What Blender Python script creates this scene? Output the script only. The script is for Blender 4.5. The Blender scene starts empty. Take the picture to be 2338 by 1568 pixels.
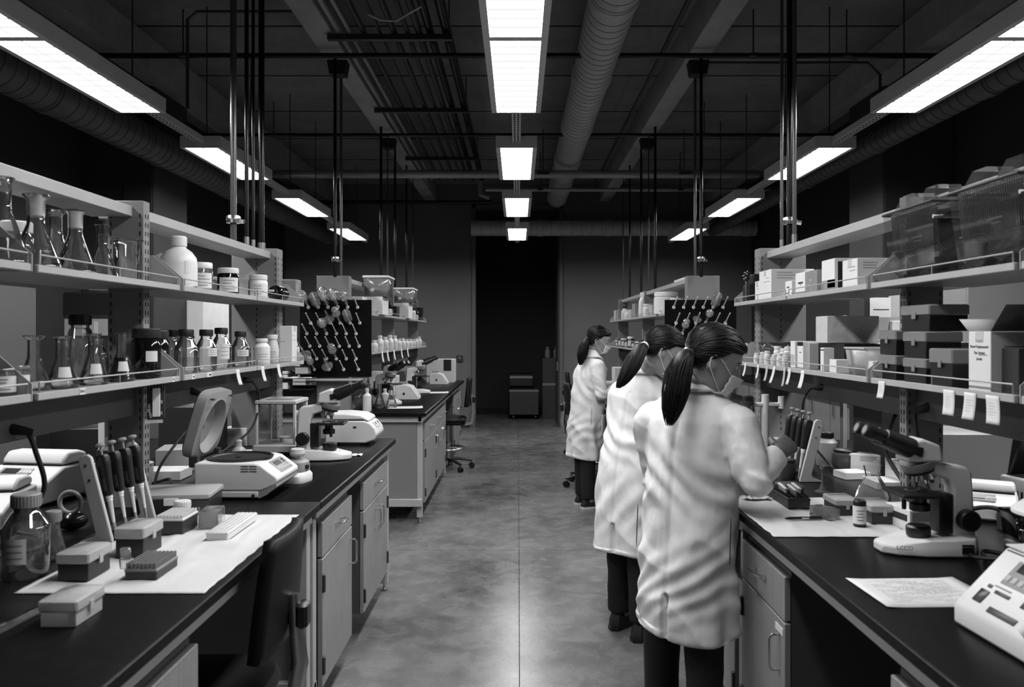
import bpy, bmesh, math, random
from mathutils import Matrix, Vector, noise
R = math.radians
random.seed(7)
SC = bpy.context.scene
COL = SC.collection
# ------------------------------------------------------------------ camera, world, exposure
F, CX, CY, H = 1818.0, 1183.0, 763.0, 1.53      # focal length in px, vanishing point, eye height
cam = bpy.data.cameras.new('camera'); camo = bpy.data.objects.new('camera', cam); COL.objects.link(camo)
cam.sensor_width = 36.0; cam.lens = 36.0 * F / 2338.0
cam.shift_x = -(CX - 1169.0) / 2338.0; cam.shift_y = (CY - 784.0) / 2338.0
cam.clip_start = 0.02; cam.clip_end = 80
camo.location = (0, 0, H); camo.rotation_euler = (R(90), 0, 0)
cam.dof.use_dof = True; cam.dof.focus_distance = 4.6; cam.dof.aperture_fstop = 4.5
SC.camera = camo
w = bpy.data.worlds.new('world'); SC.world = w; w.use_nodes = True
w.node_tree.nodes['Background'].inputs[0].default_value = (0.01, 0.01, 0.01, 1)
w.node_tree.nodes['Background'].inputs[1].default_value = 0.3
vs = SC.view_settings; vs.view_transform = 'Standard'; vs.look = 'None'; vs.gamma = 1; vs.use_curve_mapping = False
vs.exposure = 0.0
LAMP = 36.0                                        # emission strength of the lamp diffusers
SC.cycles.use_denoising = True
SC.cycles.max_bounces = 5; SC.cycles.diffuse_bounces = 2; SC.cycles.glossy_bounces = 3; SC.cycles.use_adaptive_sampling = True; SC.cycles.adaptive_threshold = .06
SC.cycles.transparent_max_bounces = 14; SC.cycles.caustics_reflective = False; SC.cycles.caustics_refractive = False
SC.cycles.sample_clamp_indirect = 4.0
# ------------------------------------------------------------------ helpers
def Yx(px, X): return X * F / (px - CX)            # depth at which a thing at lateral X shows in column px
def on(px, py, z):                                 # a point of the horizontal plane z
    Y = (H - z) * F / (py - CY); return ((px - CX) * Y / F, Y, z)
def at(px, py, Y): return ((px - CX) * Y / F, Y, H - (py - CY) * Y / F)

class MB:
    def __init__(s): s.v = []; s.f = []; s.m = Matrix()
    def at(s, loc=(0, 0, 0), rz=0, rx=0, ry=0):
        s.m = Matrix.Translation(loc) @ Matrix.Rotation(R(rz), 4, 'Z') @ Matrix.Rotation(R(ry), 4, 'Y') @ Matrix.Rotation(R(rx), 4, 'X'); return s
    def add(s, vs, fs):
        n = len(s.v); m = s.m; s.v += [tuple(m @ Vector(v)) for v in vs]; s.f += [[i + n for i in f] for f in fs]; return s
    def box(s, c, d, b=0.0):
        x, y, z = c; a, e, h = d[0] / 2, d[1] / 2, d[2] / 2
        if b <= 0:
            V = [(x + i * a, y + j * e, z + k * h) for k in (-1, 1) for j in (-1, 1) for i in (-1, 1)]
            return s.add(V, [(0, 2, 3, 1), (4, 5, 7, 6), (0, 1, 5, 4), (2, 6, 7, 3), (0, 4, 6, 2), (1, 3, 7, 5)])
        b = min(b, a * .49, e * .49, h * .49)
        V = []; F_ = []
        rings = [(-h, b), (-h + b, 0), (h - b, 0), (h, b)]
        for zz, q in rings:
            A, E = a - q, e - q
            V += [(x + p, y + r, z + zz) for p, r in ((-A + b, -E), (A - b, -E), (A, -E + b), (A, E - b), (A - b, E), (-A + b, E), (-A, E - b), (-A, -E + b))]
        for k in range(3):
            for i in range(8):
                j = (i + 1) % 8; F_.append((k * 8 + i, k * 8 + j, k * 8 + 8 + j, k * 8 + 8 + i))
        F_.append(tuple(reversed(range(8)))); F_.append(tuple(range(24, 32)))
        return s.add(V, F_)
    def b2(s, lo, hi, b=0.0):
        return s.box([(p + q) / 2 for p, q in zip(lo, hi)], [abs(q - p) for p, q in zip(lo, hi)], b)
    def loft(s, rings, cap=True, closed=True):
        n = len(rings[0]); V = [p for r in rings for p in r]; F_ = []
        for k in range(len(rings) - 1):
            for i in range(n if closed else n - 1):
                j = (i + 1) % n; F_.append((k * n + i, k * n + j, k * n + n + j, k * n + n + i))
        if cap and closed:
            F_.append(tuple(reversed(range(n)))); F_.append(tuple(range((len(rings) - 1) * n, len(rings) * n)))
        return s.add(V, F_)
    def lathe(s, prof, c=(0, 0, 0), n=24, cap=True, sx=1.0, sy=1.0):
        rings = [[(c[0] + r * sx * math.cos(2 * math.pi * i / n), c[1] + r * sy * math.sin(2 * math.pi * i / n), c[2] + z) for i in range(n)] for r, z in prof]
        return s.loft(rings, cap)
    def tube(s, pts, r, n=8, cap=True, closed=False, flat=1.0):
        pts = [Vector(p) for p in pts]; N = len(pts)
        rs = r if isinstance(r, (list, tuple)) else [r] * N
        rings = []; up = None
        for i, p in enumerate(pts):
            a = pts[(i - 1) % N] if (closed or i > 0) else p; b = pts[(i + 1) % N] if (closed or i < N - 1) else p
            t = (b - a).normalized()
            if up is None:
                up = Vector((0, 0, 1)) if abs(t.z) < .9 else Vector((1, 0, 0))
            up = (up - t * up.dot(t)); up = up.normalized() if up.length > 1e-6 else t.orthogonal().normalized()
            q = t.cross(up)
            rings.append([tuple(p + (up * math.cos(2 * math.pi * k / n) * flat + q * math.sin(2 * math.pi * k / n)) * rs[i]) for k in range(n)])
        if closed: rings.append(rings[0]); cap = False
        return s.loft(rings, cap)
    def cyl(s, a, b, r, r2=None, n=16): return s.tube([a, b], [r, r if r2 is None else r2], n)
    def prism(s, poly, lo, hi, axis='y'):
        n = len(poly)
        def P(p, t):
            return {'y': (p[0], t, p[1]), 'x': (t, p[0], p[1]), 'z': (p[0], p[1], t)}[axis]
        V = [P(p, lo) for p in poly] + [P(p, hi) for p in poly]
        F_ = [(i, (i + 1) % n, n + (i + 1) % n, n + i) for i in range(n)] + [tuple(reversed(range(n))), tuple(range(n, 2 * n))]
        return s.add(V, F_)
    def ball(s, c, r, n=12, sc=(1, 1, 1)):
        m = n // 2; rings = []
        for k in range(m + 1):
            t = math.pi * k / m; q = max(math.sin(t), 1e-3)
            rings.append([(c[0] + r * sc[0] * q * math.cos(2 * math.pi * i / n), c[1] + r * sc[1] * q * math.sin(2 * math.pi * i / n), c[2] - r * sc[2] * math.cos(t)) for i in range(n)])
        return s.loft(rings)
    def grid(s, fn, nu, nv):
        V = [fn(i / nu, j / nv) for j in range(nv + 1) for i in range(nu + 1)]
        return s.add(V, [(j * (nu + 1) + i, j * (nu + 1) + i + 1, (j + 1) * (nu + 1) + i + 1, (j + 1) * (nu + 1) + i) for j in range(nv) for i in range(nu)])
    def build(s, name, mat, parent=None, bevel=0, smooth=True, solid=0, ang=38, subsurf=0, fix=True):
        me = bpy.data.meshes.new(name); me.from_pydata(s.v, [], s.f)
        if fix:
            bm = bmesh.new(); bm.from_mesh(me); bmesh.ops.recalc_face_normals(bm, faces=bm.faces); bm.to_mesh(me); bm.free()
        o = bpy.data.objects.new(name, me); COL.objects.link(o)
        me.materials.append(mat)
        if smooth:
            me.polygons.foreach_set('use_smooth', [True] * len(me.polygons)); me.set_sharp_from_angle(angle=R(ang))
        if solid:
            q = o.modifiers.new('thick', 'SOLIDIFY'); q.thickness = solid; q.offset = 0
        if bevel:
            q = o.modifiers.new('bevel', 'BEVEL'); q.width = bevel; q.segments = 2; q.limit_method = 'ANGLE'; q.angle_limit = R(40)
        if subsurf:
            q = o.modifiers.new('sub', 'SUBSURF'); q.levels = subsurf; q.render_levels = subsurf
        if parent is not None: o.parent = parent
        return o

def tag(o, label=None, cat=None, group=None, kind=None):
    if label: o['label'] = label
    if cat: o['category'] = cat
    if group: o['group'] = group
    if kind: o['kind'] = kind
    return o
def thing(name, label, cat, loc=(0, 0, 0), rz=0, group=None, rx=0, ry=0, s=1.0):
    o = bpy.data.objects.new(name, None); COL.objects.link(o)
    o.empty_display_size = .05; o.location = loc; o.rotation_euler = (R(rx), R(ry), R(rz)); o.scale = (s, s, s)
    return tag(o, label, cat, group)
def copy_tree(o, parent=None):
    c = o.copy(); COL.objects.link(c); c.parent = parent
    for ch in list(o.children): copy_tree(ch, c)
    return c
def put(o, loc, rz=0, label=None, group=None, s=None):
    c = copy_tree(o); c.location = loc; c.rotation_euler = (0, 0, R(rz))
    if label: c['label'] = label
    if group: c['group'] = group
    if s: c.scale = (s, s, s) if not isinstance(s, tuple) else s
    return c

def G(s):                                          # display grey 0..1 -> linear
    return s / 12.92 if s <= .04045 else ((s + .055) / 1.055) ** 2.4
MATS = {}
def M(name, v, rough=.5, metal=0.0, var=0.0, scale=8.0, bump=0.0, bscale=60.0, coat=0.0, spec=.5, stretch=(1, 1, 1), trans=0.0):
    if name in MATS: return MATS[name]
    m = bpy.data.materials.new(name); m.use_nodes = True; nt = m.node_tree; N = nt.nodes; L = nt.links
    b = N['Principled BSDF']; b.inputs['Roughness'].default_value = rough; b.inputs['Metallic'].default_value = metal
    b.inputs['Base Color'].default_value = (v, v, v, 1); b.inputs['Specular IOR Level'].default_value = spec
    b.inputs['Coat Weight'].default_value = coat; b.inputs['Transmission Weight'].default_value = trans
    tc = N.new('ShaderNodeTexCoord'); mp = N.new('ShaderNodeMapping'); mp.inputs['Scale'].default_value = stretch
    L.new(tc.outputs['Object'], mp.inputs['Vector'])
    nz = N.new('ShaderNodeTexNoise'); nz.inputs['Scale'].default_value = scale; nz.inputs['Detail'].default_value = 4
    L.new(mp.outputs[0], nz.inputs['Vector'])
    rp = N.new('ShaderNodeValToRGB'); q = max(var, .03)
    rp.color_ramp.elements[0].position = .3; rp.color_ramp.elements[1].position = .7
    a0, a1 = v * (1 - q), min(1, v * (1 + q))
    rp.color_ramp.elements[0].color = (a0, a0, a0, 1); rp.color_ramp.elements[1].color = (a1, a1, a1, 1)
    L.new(nz.outputs['Fac'], rp.inputs[0]); L.new(rp.outputs[0], b.inputs['Base Color'])
    if bump:
        n2 = N.new('ShaderNodeTexNoise'); n2.inputs['Scale'].default_value = bscale; L.new(mp.outputs[0], n2.inputs['Vector'])
        bp = N.new('ShaderNodeBump'); bp.inputs['Strength'].default_value = bump; bp.inputs['Distance'].default_value = .01
        L.new(n2.outputs['Fac'], bp.inputs['Height']); L.new(bp.outputs[0], b.inputs['Normal'])
    MATS[name] = m; return m
def glass(name, tint=.96, rough=.03, ior=1.5, gain=1.0, haze=0.0, hv=.7):
    if name in MATS: return MATS[name]
    m = bpy.data.materials.new(name); m.use_nodes = True; nt = m.node_tree; N = nt.nodes; L = nt.links
    N.remove(N['Principled BSDF']); out = N['Material Output']
    t = N.new('ShaderNodeBsdfTransparent'); t.inputs[0].default_value = (tint, tint, tint, 1)
    g = N.new('ShaderNodeBsdfGlossy'); g.inputs['Roughness'].default_value = rough; g.inputs['Color'].default_value = (.95, .95, .95, 1)
    fr = N.new('ShaderNodeFresnel'); fr.inputs['IOR'].default_value = ior
    mu = N.new('ShaderNodeMath'); mu.operation = 'MULTIPLY'; mu.inputs[1].default_value = gain; mu.use_clamp = True
    L.new(fr.outputs[0], mu.inputs[0])
    mx = N.new('ShaderNodeMixShader'); L.new(mu.outputs[0], mx.inputs[0])
    src = t.outputs[0]
    if haze:
        d = N.new('ShaderNodeBsdfDiffuse'); d.inputs[0].default_value = (hv, hv, hv, 1)
        tl = N.new('ShaderNodeBsdfTranslucent'); tl.inputs[0].default_value = (hv, hv, hv, 1)
        ad = N.new('ShaderNodeMixShader'); ad.inputs[0].default_value = .4; L.new(d.outputs[0], ad.inputs[1]); L.new(tl.outputs[0], ad.inputs[2])
        m2 = N.new('ShaderNodeMixShader'); m2.inputs[0].default_value = haze
        L.new(t.outputs[0], m2.inputs[1]); L.new(ad.outputs[0], m2.inputs[2]); src = m2.outputs[0]
    L.new(src, mx.inputs[1]); L.new(g.outputs[0], mx.inputs[2]); L.new(mx.outputs[0], out.inputs[0])
    MATS[name] = m; return m
def emit(name, v, s):
    m = bpy.data.materials.new(name); m.use_nodes = True; b = m.node_tree.nodes['Principled BSDF']
    b.inputs['Base Color'].default_value = (.8, .8, .8, 1); b.inputs['Emission Color'].default_value = (v, v, v, 1); b.inputs['Emission Strength'].default_value = s
    MATS[name] = m; return m

STEEL = M('painted_steel', .42, .42, var=.05)
STEELD = M('painted_steel_dark', .075, .45, var=.06)
CABFACE = M('cabinet_laminate', .27, .5, var=.12, scale=5, stretch=(14, 14, 1))
BLACKTOP = M('black_epoxy_top', .006, .36, var=.25, scale=30, bump=.03, bscale=300, spec=.14)
CHROME = M('brushed_chrome', .62, .25, 1.0)
DARKMET = M('dark_metal', .06, .4, .6)
BLACK = M('black_plastic', .010, .38)
BLACKM = M('black_matte', .008, .75)
RUBBER = M('black_rubber', .012, .55)
WHITE = M('white_plastic', .80, .42)
IVORY = M('ivory_plastic', .70, .45, bump=.02, bscale=400)
GREYP = M('grey_plastic', .30, .45)
DGREY = M('dark_grey_plastic', .035, .45)
PAPER = M('white_paper', .72, .9, var=.02)
PAPERG = M('grey_paper', .45, .9, var=.05)
CARD = M('white_card', .74, .75, var=.03)
INK = M('ink', .03, .8)
GLASS = glass('clear_glass', .97, .03, 1.5, 2.4, .05, .9)
GLASSB = glass('bottle_glass', .97, .03, 1.52, 2.4, .06, .9)
CLEAR = glass('clear_plastic', .95, .1, 1.45, 1.5, .14, .9)
FROST = glass('frosted_plastic', .9, .3, 1.45, 1.0, .7, .95)
AMBER = M('amber_glass', .006, .06, coat=.3)
LIQUID = glass('clear_liquid', .90, .02, 1.33, 1.2, .06, .7)
# ------------------------------------------------------------------ materials of the setting
def concrete(name, lo, hi, rough, rl=.12, sc=1.1, cracks=0.0):
    m = bpy.data.materials.new(name); m.use_nodes = True; nt = m.node_tree; N = nt.nodes; L = nt.links; b = N['Principled BSDF']
    tc = N.new('ShaderNodeTexCoord')
    n1 = N.new('ShaderNodeTexNoise'); n1.inputs['Scale'].default_value = sc; n1.inputs['Detail'].default_value = 5; n1.inputs['Roughness'].default_value = .5; n1.inputs['Distortion'].default_value = .3
    n2 = N.new('ShaderNodeTexNoise'); n2.inputs['Scale'].default_value = sc * 6; n2.inputs['Detail'].default_value = 8; n2.inputs['Roughness'].default_value = .68; n2.inputs['Distortion'].default_value = .4
    L.new(tc.outputs['Object'], n1.inputs['Vector']); L.new(tc.outputs['Object'], n2.inputs['Vector'])
    mm = N.new('ShaderNodeMath'); mm.operation = 'MULTIPLY_ADD'; mm.inputs[1].default_value = .45; L.new(n2.outputs['Fac'], mm.inputs[0])
    m3 = N.new('ShaderNodeMath'); m3.operation = 'MULTIPLY'; m3.inputs[1].default_value = .55; L.new(n1.outputs['Fac'], m3.inputs[0]); L.new(m3.outputs[0], mm.inputs[2])
    rp = N.new('ShaderNodeValToRGB'); rp.color_ramp.elements[0].position = .33; rp.color_ramp.elements[1].position = .67
    rp.color_ramp.elements[0].color = (lo, lo, lo, 1); rp.color_ramp.elements[1].color = (hi, hi, hi, 1)
    L.new(mm.outputs[0], rp.inputs[0]); L.new(rp.outputs[0], b.inputs['Base Color'])
    r2 = N.new('ShaderNodeMapRange'); r2.inputs[3].default_value = rough - rl; r2.inputs[4].default_value = rough + rl; L.new(n2.outputs['Fac'], r2.inputs[0]); L.new(r2.outputs[0], b.inputs['Roughness'])
    bp = N.new('ShaderNodeBump'); bp.inputs['Strength'].default_value = .03; bp.inputs['Distance'].default_value = .02; L.new(n2.outputs['Fac'], bp.inputs['Height']); L.new(bp.outputs[0], b.inputs['Normal'])
    MATS[name] = m; return m
FLOORM = concrete('polished_concrete', .06, .27, .27, .08)
CEILM = concrete('raw_concrete_ceiling', .14, .24, .9, .05, 2.2)
BEAMM = concrete('concrete_beam', .28, .42, .9, .05, 2.5)
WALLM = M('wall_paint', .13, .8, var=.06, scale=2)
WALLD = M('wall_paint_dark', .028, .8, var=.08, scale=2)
SEAM = M('floor_seam', .02, .9)
struct = lambda o, label: tag(o, label, kind='structure')

# ------------------------------------------------------------------ floor, ceiling, walls
fl = struct(MB().b2((-4.3, -3.2, -.12), (4.3, 16.2, -.008)).build('floor', SEAM), 'polished concrete floor with sawn joints')
xs = [-4.2, -3.0, .006, 3.0, 4.2]; ys = [-3.2, -.35, 2.65, 5.65, 8.65, 11.65, 16.0]
for i in range(4):
    for j in range(6):
        MB().b2((xs[i] + .002, ys[j] + .002, -.03), (xs[i + 1] - .002, ys[j + 1] - .002, 0)).build('slab', FLOORM, fl)
CZ = 4.0
ce = struct(MB().b2((-4.3, -3.2, CZ), (4.3, 13.3, CZ + .15)).build('ceiling', CEILM), 'dark board-marked concrete ceiling')
for yy in [1.5 + 1.22 * k for k in range(10)]:
    MB().b2((-3.84, yy - .006, CZ - .006), (3.84, yy + .006, CZ + .002)).build('ceiling_seam', BLACKM, ce)
for n, (a, b) in enumerate(((-1.53, -1.35), (1.33, 1.51), (-3.25, -3.05), (3.05, 3.25))):
    struct(MB().b2((a, -3.1, 3.71), (b, 13.1, CZ), .006).build('trim_%d' % (n + 1), BEAMM), 'concrete ceiling beam running the length of the room')
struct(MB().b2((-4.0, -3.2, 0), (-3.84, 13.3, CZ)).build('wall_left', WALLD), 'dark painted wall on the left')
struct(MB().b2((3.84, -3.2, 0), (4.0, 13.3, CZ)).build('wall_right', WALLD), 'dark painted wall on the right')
struct(MB().b2((-4.0, -3.3, 0), (4.0, -3.1, CZ)).build('wall_front', WALLM), 'wall behind the viewer')
wb = MB(); wb.b2((-3.84, 13.1, 0), (-.757, 13.3, CZ)); wb.b2((.735, 13.1, 0), (3.84, 13.3, CZ)); wb.b2((-.757, 13.1, 3.66), (.735, 13.3, CZ))
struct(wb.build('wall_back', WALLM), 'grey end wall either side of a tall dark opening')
struct(MB().b2((-3.84, 13.08, 0), (-.80, 13.1, .1)).build('baseboard_left', BLACKM), 'dark baseboard left of the opening')
struct(MB().b2((.79, 13.08, 0), (3.84, 13.1, .1)).build('baseboard_right', BLACKM), 'dark baseboard right of the opening')
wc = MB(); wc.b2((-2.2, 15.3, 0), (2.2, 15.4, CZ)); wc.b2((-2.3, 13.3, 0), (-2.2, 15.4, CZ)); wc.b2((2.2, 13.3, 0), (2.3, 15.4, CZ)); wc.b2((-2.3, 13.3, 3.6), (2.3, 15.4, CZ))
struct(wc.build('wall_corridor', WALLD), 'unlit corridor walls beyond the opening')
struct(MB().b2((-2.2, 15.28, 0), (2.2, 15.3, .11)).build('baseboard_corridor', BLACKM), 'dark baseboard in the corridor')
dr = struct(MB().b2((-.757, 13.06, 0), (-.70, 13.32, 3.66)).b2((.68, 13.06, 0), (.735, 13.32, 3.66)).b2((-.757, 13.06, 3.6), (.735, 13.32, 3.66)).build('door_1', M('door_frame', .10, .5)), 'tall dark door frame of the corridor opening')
MB().b2((.66, 13.2, 0), (.70, 14.1, 3.55), .004).build('door_leaf', M('door_leaf', .06, .5), dr)
MB().box((.655, 13.28, 1.0), (.03, .02, .16), .004).build('door_handle', CHROME, dr)
for sx, nm in ((-1, 'trim_5'), (1, 'trim_6')):
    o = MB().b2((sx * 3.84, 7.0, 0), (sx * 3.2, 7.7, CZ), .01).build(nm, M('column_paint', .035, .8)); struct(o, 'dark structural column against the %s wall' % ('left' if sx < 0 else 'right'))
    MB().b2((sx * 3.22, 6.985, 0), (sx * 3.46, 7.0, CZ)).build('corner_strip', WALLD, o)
# outlet on the back wall
t = thing('wall_outlet', 'small dark outlet box on the end wall beside the opening', 'outlet', at(1050, 818, 13.1))
MB().box((0, -.02, 0), (.1, .04, .1), .006).build('cover', DGREY, t); MB().box((0, -.042, .01), (.02, .006, .02)).build('socket', GREYP, t)

# ------------------------------------------------------------------ pendant lamps
DIFF = emit('lit_diffuser', 1.0, LAMP); LOUV = emit('lit_louver', 1.0, .85); LOUV.cycles.emission_sampling = 'NONE'; LOUV.node_tree.nodes['Principled BSDF'].inputs['Base Color'].default_value = (0, 0, 0, 1); LOUV.node_tree.nodes['Principled BSDF'].inputs['Specular IOR Level'].default_value = 0; HOUS = M('lamp_housing', .6, .5)  # louver bars get a glow of their own to read as pale lines
def lamp(x, y0, y1, seg, label):
    z = 2.91; hw = .152
    t = thing('pendant_light', label, 'light', (x, y0, z), group='pendant ceiling lights in three rows')
    L_ = y1 - y0
    m = MB(); m.b2((-hw, 0, .0), (-hw + .032, L_, .088)); m.b2((hw - .032, 0, 0), (hw, L_, .088)); m.b2((-hw + .032, 0, 0), (hw - .032, .014, .088)); m.b2((-hw + .032, L_ - .014, 0), (hw - .032, L_, .088)); m.b2((-hw + .032, .014, .07), (hw - .032, L_ - .014, .088))
    m.build('housing', HOUS, t)
    for k in range(seg):
        a = .014 + k * (L_ - .028) / seg; b = .014 + (k + 1) * (L_ - .028) / seg
        if k: MB().b2((-hw + .032, a - .03, .0), (hw - .032, a + .02, .02)).build('divider', HOUS, t)
        aa = a + (.02 if k else 0); bb = b - (.03 if k < seg - 1 else 0)
        d = MB().add([(-hw + .032, aa, .012), (hw - .032, aa, .012), (hw - .032, bb, .012), (-hw + .032, bb, .012)], [(0, 3, 2, 1)]).build('diffuser', DIFF, t, fix=False)
        g = MB(); n = 12
        for i in range(1, n): g.box((0, aa + (bb - aa) * i / n, .008), (2 * hw - .066, .0042, .006))
        g.box((0, (aa + bb) / 2, .008), (.0036, bb - aa - .004, .006))
        g.build('louver', LOUV, d)
    for yy in (.12, L_ - .12):
        MB().cyl((0, yy, .088), (0, yy, CZ - z), .005, n=6).build('hanger_rod', DARKMET, t)
rows = ((-2.35, 'left'), (-.012, 'middle'), (2.35, 'right'))
for x, nm in rows:
    lamp(x, 1.26, 4.97, 3, 'long multi-panel pendant lamp nearest in view, %s row' % nm)
    lamp(x, 5.89, 7.12, 1, 'second pendant lamp along the %s row' % nm)
    lamp(x, 8.08, 9.36, 1, 'third pendant lamp along the %s row' % nm)
    lamp(x, 10.42, 11.7, 1, 'fourth and farthest pendant lamp of the %s row' % nm)
    for k, (a, b) in enumerate(((4.97, 5.89), (7.12, 8.08), (9.36, 10.42), (11.7, 12.3))):
        t = thing('strut_channel', '%s perforated steel channel between lamps of the %s row' % (('nearest', 'second', 'third', 'last')[k], nm), 'channel', (x, a, 2.945))
        MB().b2((-.03, .002, 0), (.03, b - a - .002, .045)).build('channel', HOUS, t)
        if k < 2:
            hh = MB()
            for q in range(int((b - a) / .05)):
                for xx in (-.012, .012): hh.box((xx, .03 + q * .05, -.0005), (.012, .03, .002))
            hh.build('perforation', BLACKM, t)['kind'] = 'stuff'
# ------------------------------------------------------------------ ceiling services
PIPEB = M('black_iron_pipe', .006, .22, spec=.3); PIPEG = M('galvanised_pipe', .34, .35, .3); DUCTM = M('galvanised_duct', .5, .55, .15, var=.1); DUCTD = M('dark_duct', .11, .5, .3, var=.1); PIPEW = M('white_pipe', .5, .4)
def duct(name, label, p, q, r, mat, rib=.11, flange=1.6, couplings=True):
    a, b = Vector(p), Vector(q); L_ = (b - a).length; d = (b - a).normalized()
    t = thing(name, label, 'duct', p)
    m = MB(); m.tube([(0, 0, 0), tuple(b - a)], r, 32); m.build('tube', mat, t)
    k = MB(); s = rib
    while s < L_:
        c = d * s; k.tube([tuple(c - d * .003), tuple(c + d * .003)], r + .0025, 32); s += rib
    k.build('spiral_seam', M('seam_' + mat.name, .2 if mat is DUCTM else .05, .6), t)['kind'] = 'stuff'
    if couplings:
        s = flange
        while s < L_:
            c = d * s; MB().tube([tuple(c - d * .05), tuple(c - d * .045), tuple(c + d * .045), tuple(c + d * .05)], [r, r + .008, r + .008, r], 32).build('coupling', mat, t); s += flange
    return t
duct('round_duct', 'large pale spiral duct along the ceiling right of the middle lamps', (.62, -2.9, 3.72), (.62, 12.7, 3.72), .165, DUCTM)
t = duct('round_duct', 'dark spiral duct running along the left wall', (-3.02, -2.9, 3.09), (-3.02, 12.4, 3.09), .14, DUCTD)
MB().tube([(0, 15.3, 0), (.02, 15.5, 0), (.12, 15.62, 0), (.3, 15.66, 0)], .14, 24).build('elbow', DUCTD, t)
duct('round_duct', 'dark spiral duct running along the right wall', (3.03, -2.9, 3.15), (3.03, 12.4, 3.15), .09, DUCTD)
duct('round_duct', 'spiral duct crossing in front of the end wall', (-.75, 12.75, 3.23), (3.8, 12.75, 3.23), .125, DUCTM, rib=.16, flange=1.1)
def pipe(label, pts, r, mat, name='ceiling_pipe', cat='pipe', clamps=()):
    t = thing(name, label, cat, pts[0]); p0 = Vector(pts[0])
    MB().tube([tuple(Vector(p) - p0) for p in pts], r, 10).build('tube', mat, t)
    for c in clamps:
        c = Vector(c) - p0; MB().box(tuple(c), (r * 3, r * 3, .03), .003).build('clamp', DARKMET, t)
        MB().cyl(tuple(c), (c.x, c.y, CZ - p0.z), .006, n=6).build('hanger_rod', DARKMET, t)
    return t
pipe('black sprinkler pipe crossing the ceiling nearest the viewer', [(-3.8, 6.06, 3.65), (3.8, 6.06, 3.65)], .021, PIPEB, clamps=((-2.55, 6.06, 3.65), (1.79, 6.06, 3.65), (2.5, 6.06, 3.65)))
pipe('black sprinkler pipe crossing the ceiling behind the first lamps', [(-3.8, 8.47, 3.65), (3.8, 8.47, 3.65)], .019, PIPEB, clamps=((-2.6, 8.47, 3.65), (1.98, 8.47, 3.65)))
pipe('thick pale pipe crossing the ceiling towards the end wall', [(-3.0, 9.6, 3.46), (2.9, 9.6, 3.46)], .05, PIPEG, clamps=((.3, 9.6, 3.46), (2.0, 9.6, 3.46)))
pipe('thin galvanised pipe crossing right of the middle lamps near the end', [(-.44, 10.8, 3.49), (3.8, 10.8, 3.49)], .025, PIPEG, clamps=((.3, 10.8, 3.49), (2.2, 10.8, 3.49)))
pipe('short bent pipe dropping beside the far middle lamp', [(-.55, 11.6, 3.95), (-.55, 11.6, 3.56), (-.42, 11.6, 3.52)], .035, PIPEG)
pipe('thin black pipe along the top of the end wall', [(-3.6, 12.6, 3.62), (-.4, 12.6, 3.62)], .03, PIPEB)
pipe('thin conduit looping across the ceiling above the left lamps', [(-1.6, 5.9, 3.92), (-2.38, 5.9, 3.92), (-2.45, 5.9, 3.86), (-2.45, 5.9, 3.2)], .012, DARKMET)
pipe('thin conduit looping across the ceiling above the right lamps', [(1.5, 6.6, 3.78), (2.9, 6.6, 3.78), (3.0, 6.6, 3.68), (3.0, 6.6, 3.2)], .012, DARKMET)
pipe('long thin conduit following the right concrete beam', [(1.12, -2.5, 3.72), (1.12, 11.6, 3.72)], .017, DARKMET)
# trapezes and the conduit bundle
for k, (yy, nm) in enumerate(((3.9, 'nearest, above the frame'), (5.77, 'second'), (7.65, 'third'), (9.75, 'farthest'))):
    t = thing('trapeze_strut', 'steel trapeze strut carrying the conduit bundle, %s' % nm, 'strut', (-.93, yy, 3.68), group='trapeze struts under the conduit bundle')
    MB().b2((-.45, -.02, -.02), (.45, .02, .02)).build('strut', DARKMET, t)
    for xx in (-.43, .43): MB().cyl((xx, 0, 0), (xx, 0, CZ - 3.68), .005, n=6).build('hanger_rod', DARKMET, t)
for k, (xx, r, nm) in enumerate(((-1.3, .022, 'leftmost'), (-1.22, .016, 'second'), (-1.12, .02, 'third'), (-1.0, .012, 'fourth'), (-.9, .022, 'fifth'), (-.8, .016, 'sixth'), (-.72, .024, 'seventh'), (-.64, .03, 'eighth'), (-.52, .036, 'rightmost'))):
    pipe('%s conduit of the bundle left of the middle lamps' % nm, [(xx, -2.5, 3.704 + r), (xx, 11.3, 3.704 + r)], r, (PIPEG, DARKMET, PIPEB)[(k > 1) + (k > 6)], 'conduit', 'conduit')
pipe('pale cable drooping between the ceiling conduits', [(-1.0, 5.3, 3.66), (-.92, 5.32, 3.63), (-.82, 5.34, 3.63), (-.72, 5.3, 3.67), (-.64, 5.25, 3.69)], .007, PIPEW, 'cable', 'cable')
# service drops to the racks
def drop(px, X, ztop, zbot, r, mat, label, fit=None, gauge=None):
    Y = Yx(px, X); t = thing('service_pipe', label, 'pipe', (X, Y, zbot))
    MB().cyl((0, 0, 0), (0, 0, ztop - zbot), r, n=12).build('tube', mat, t)
    if fit is not None:
        f = fit - zbot; MB().lathe([(r, -.02), (r * 2.2, -.018), (r * 2.4, -.005), (r * 2.0, 0), (r * 2.4, .005), (r * 2.2, .018), (r, .02)], (0, 0, f), 10).build('union', CHROME, t)
        MB().cyl((0, 0, f), (r * 3.6, -.01, f - .012), r * .7, n=8).build('valve_stem', CHROME, t)
    if gauge:
        MB().lathe([(r * 1.3, 0), (r * 1.3, .05)], (0, 0, .005), 12).build('collar', CHROME, t)
    return t
zt = 3.71
drop(533, -1.44, zt, 1.995, .016, M('dull_pipe', .10, .25, .4), 'pale service pipe with a union dropping to the left rack', fit=2.11)
drop(563, -1.45, zt, 1.995, .011, PIPEB, 'thin black service pipe beside the pale one above the left rack', gauge=1)
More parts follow.
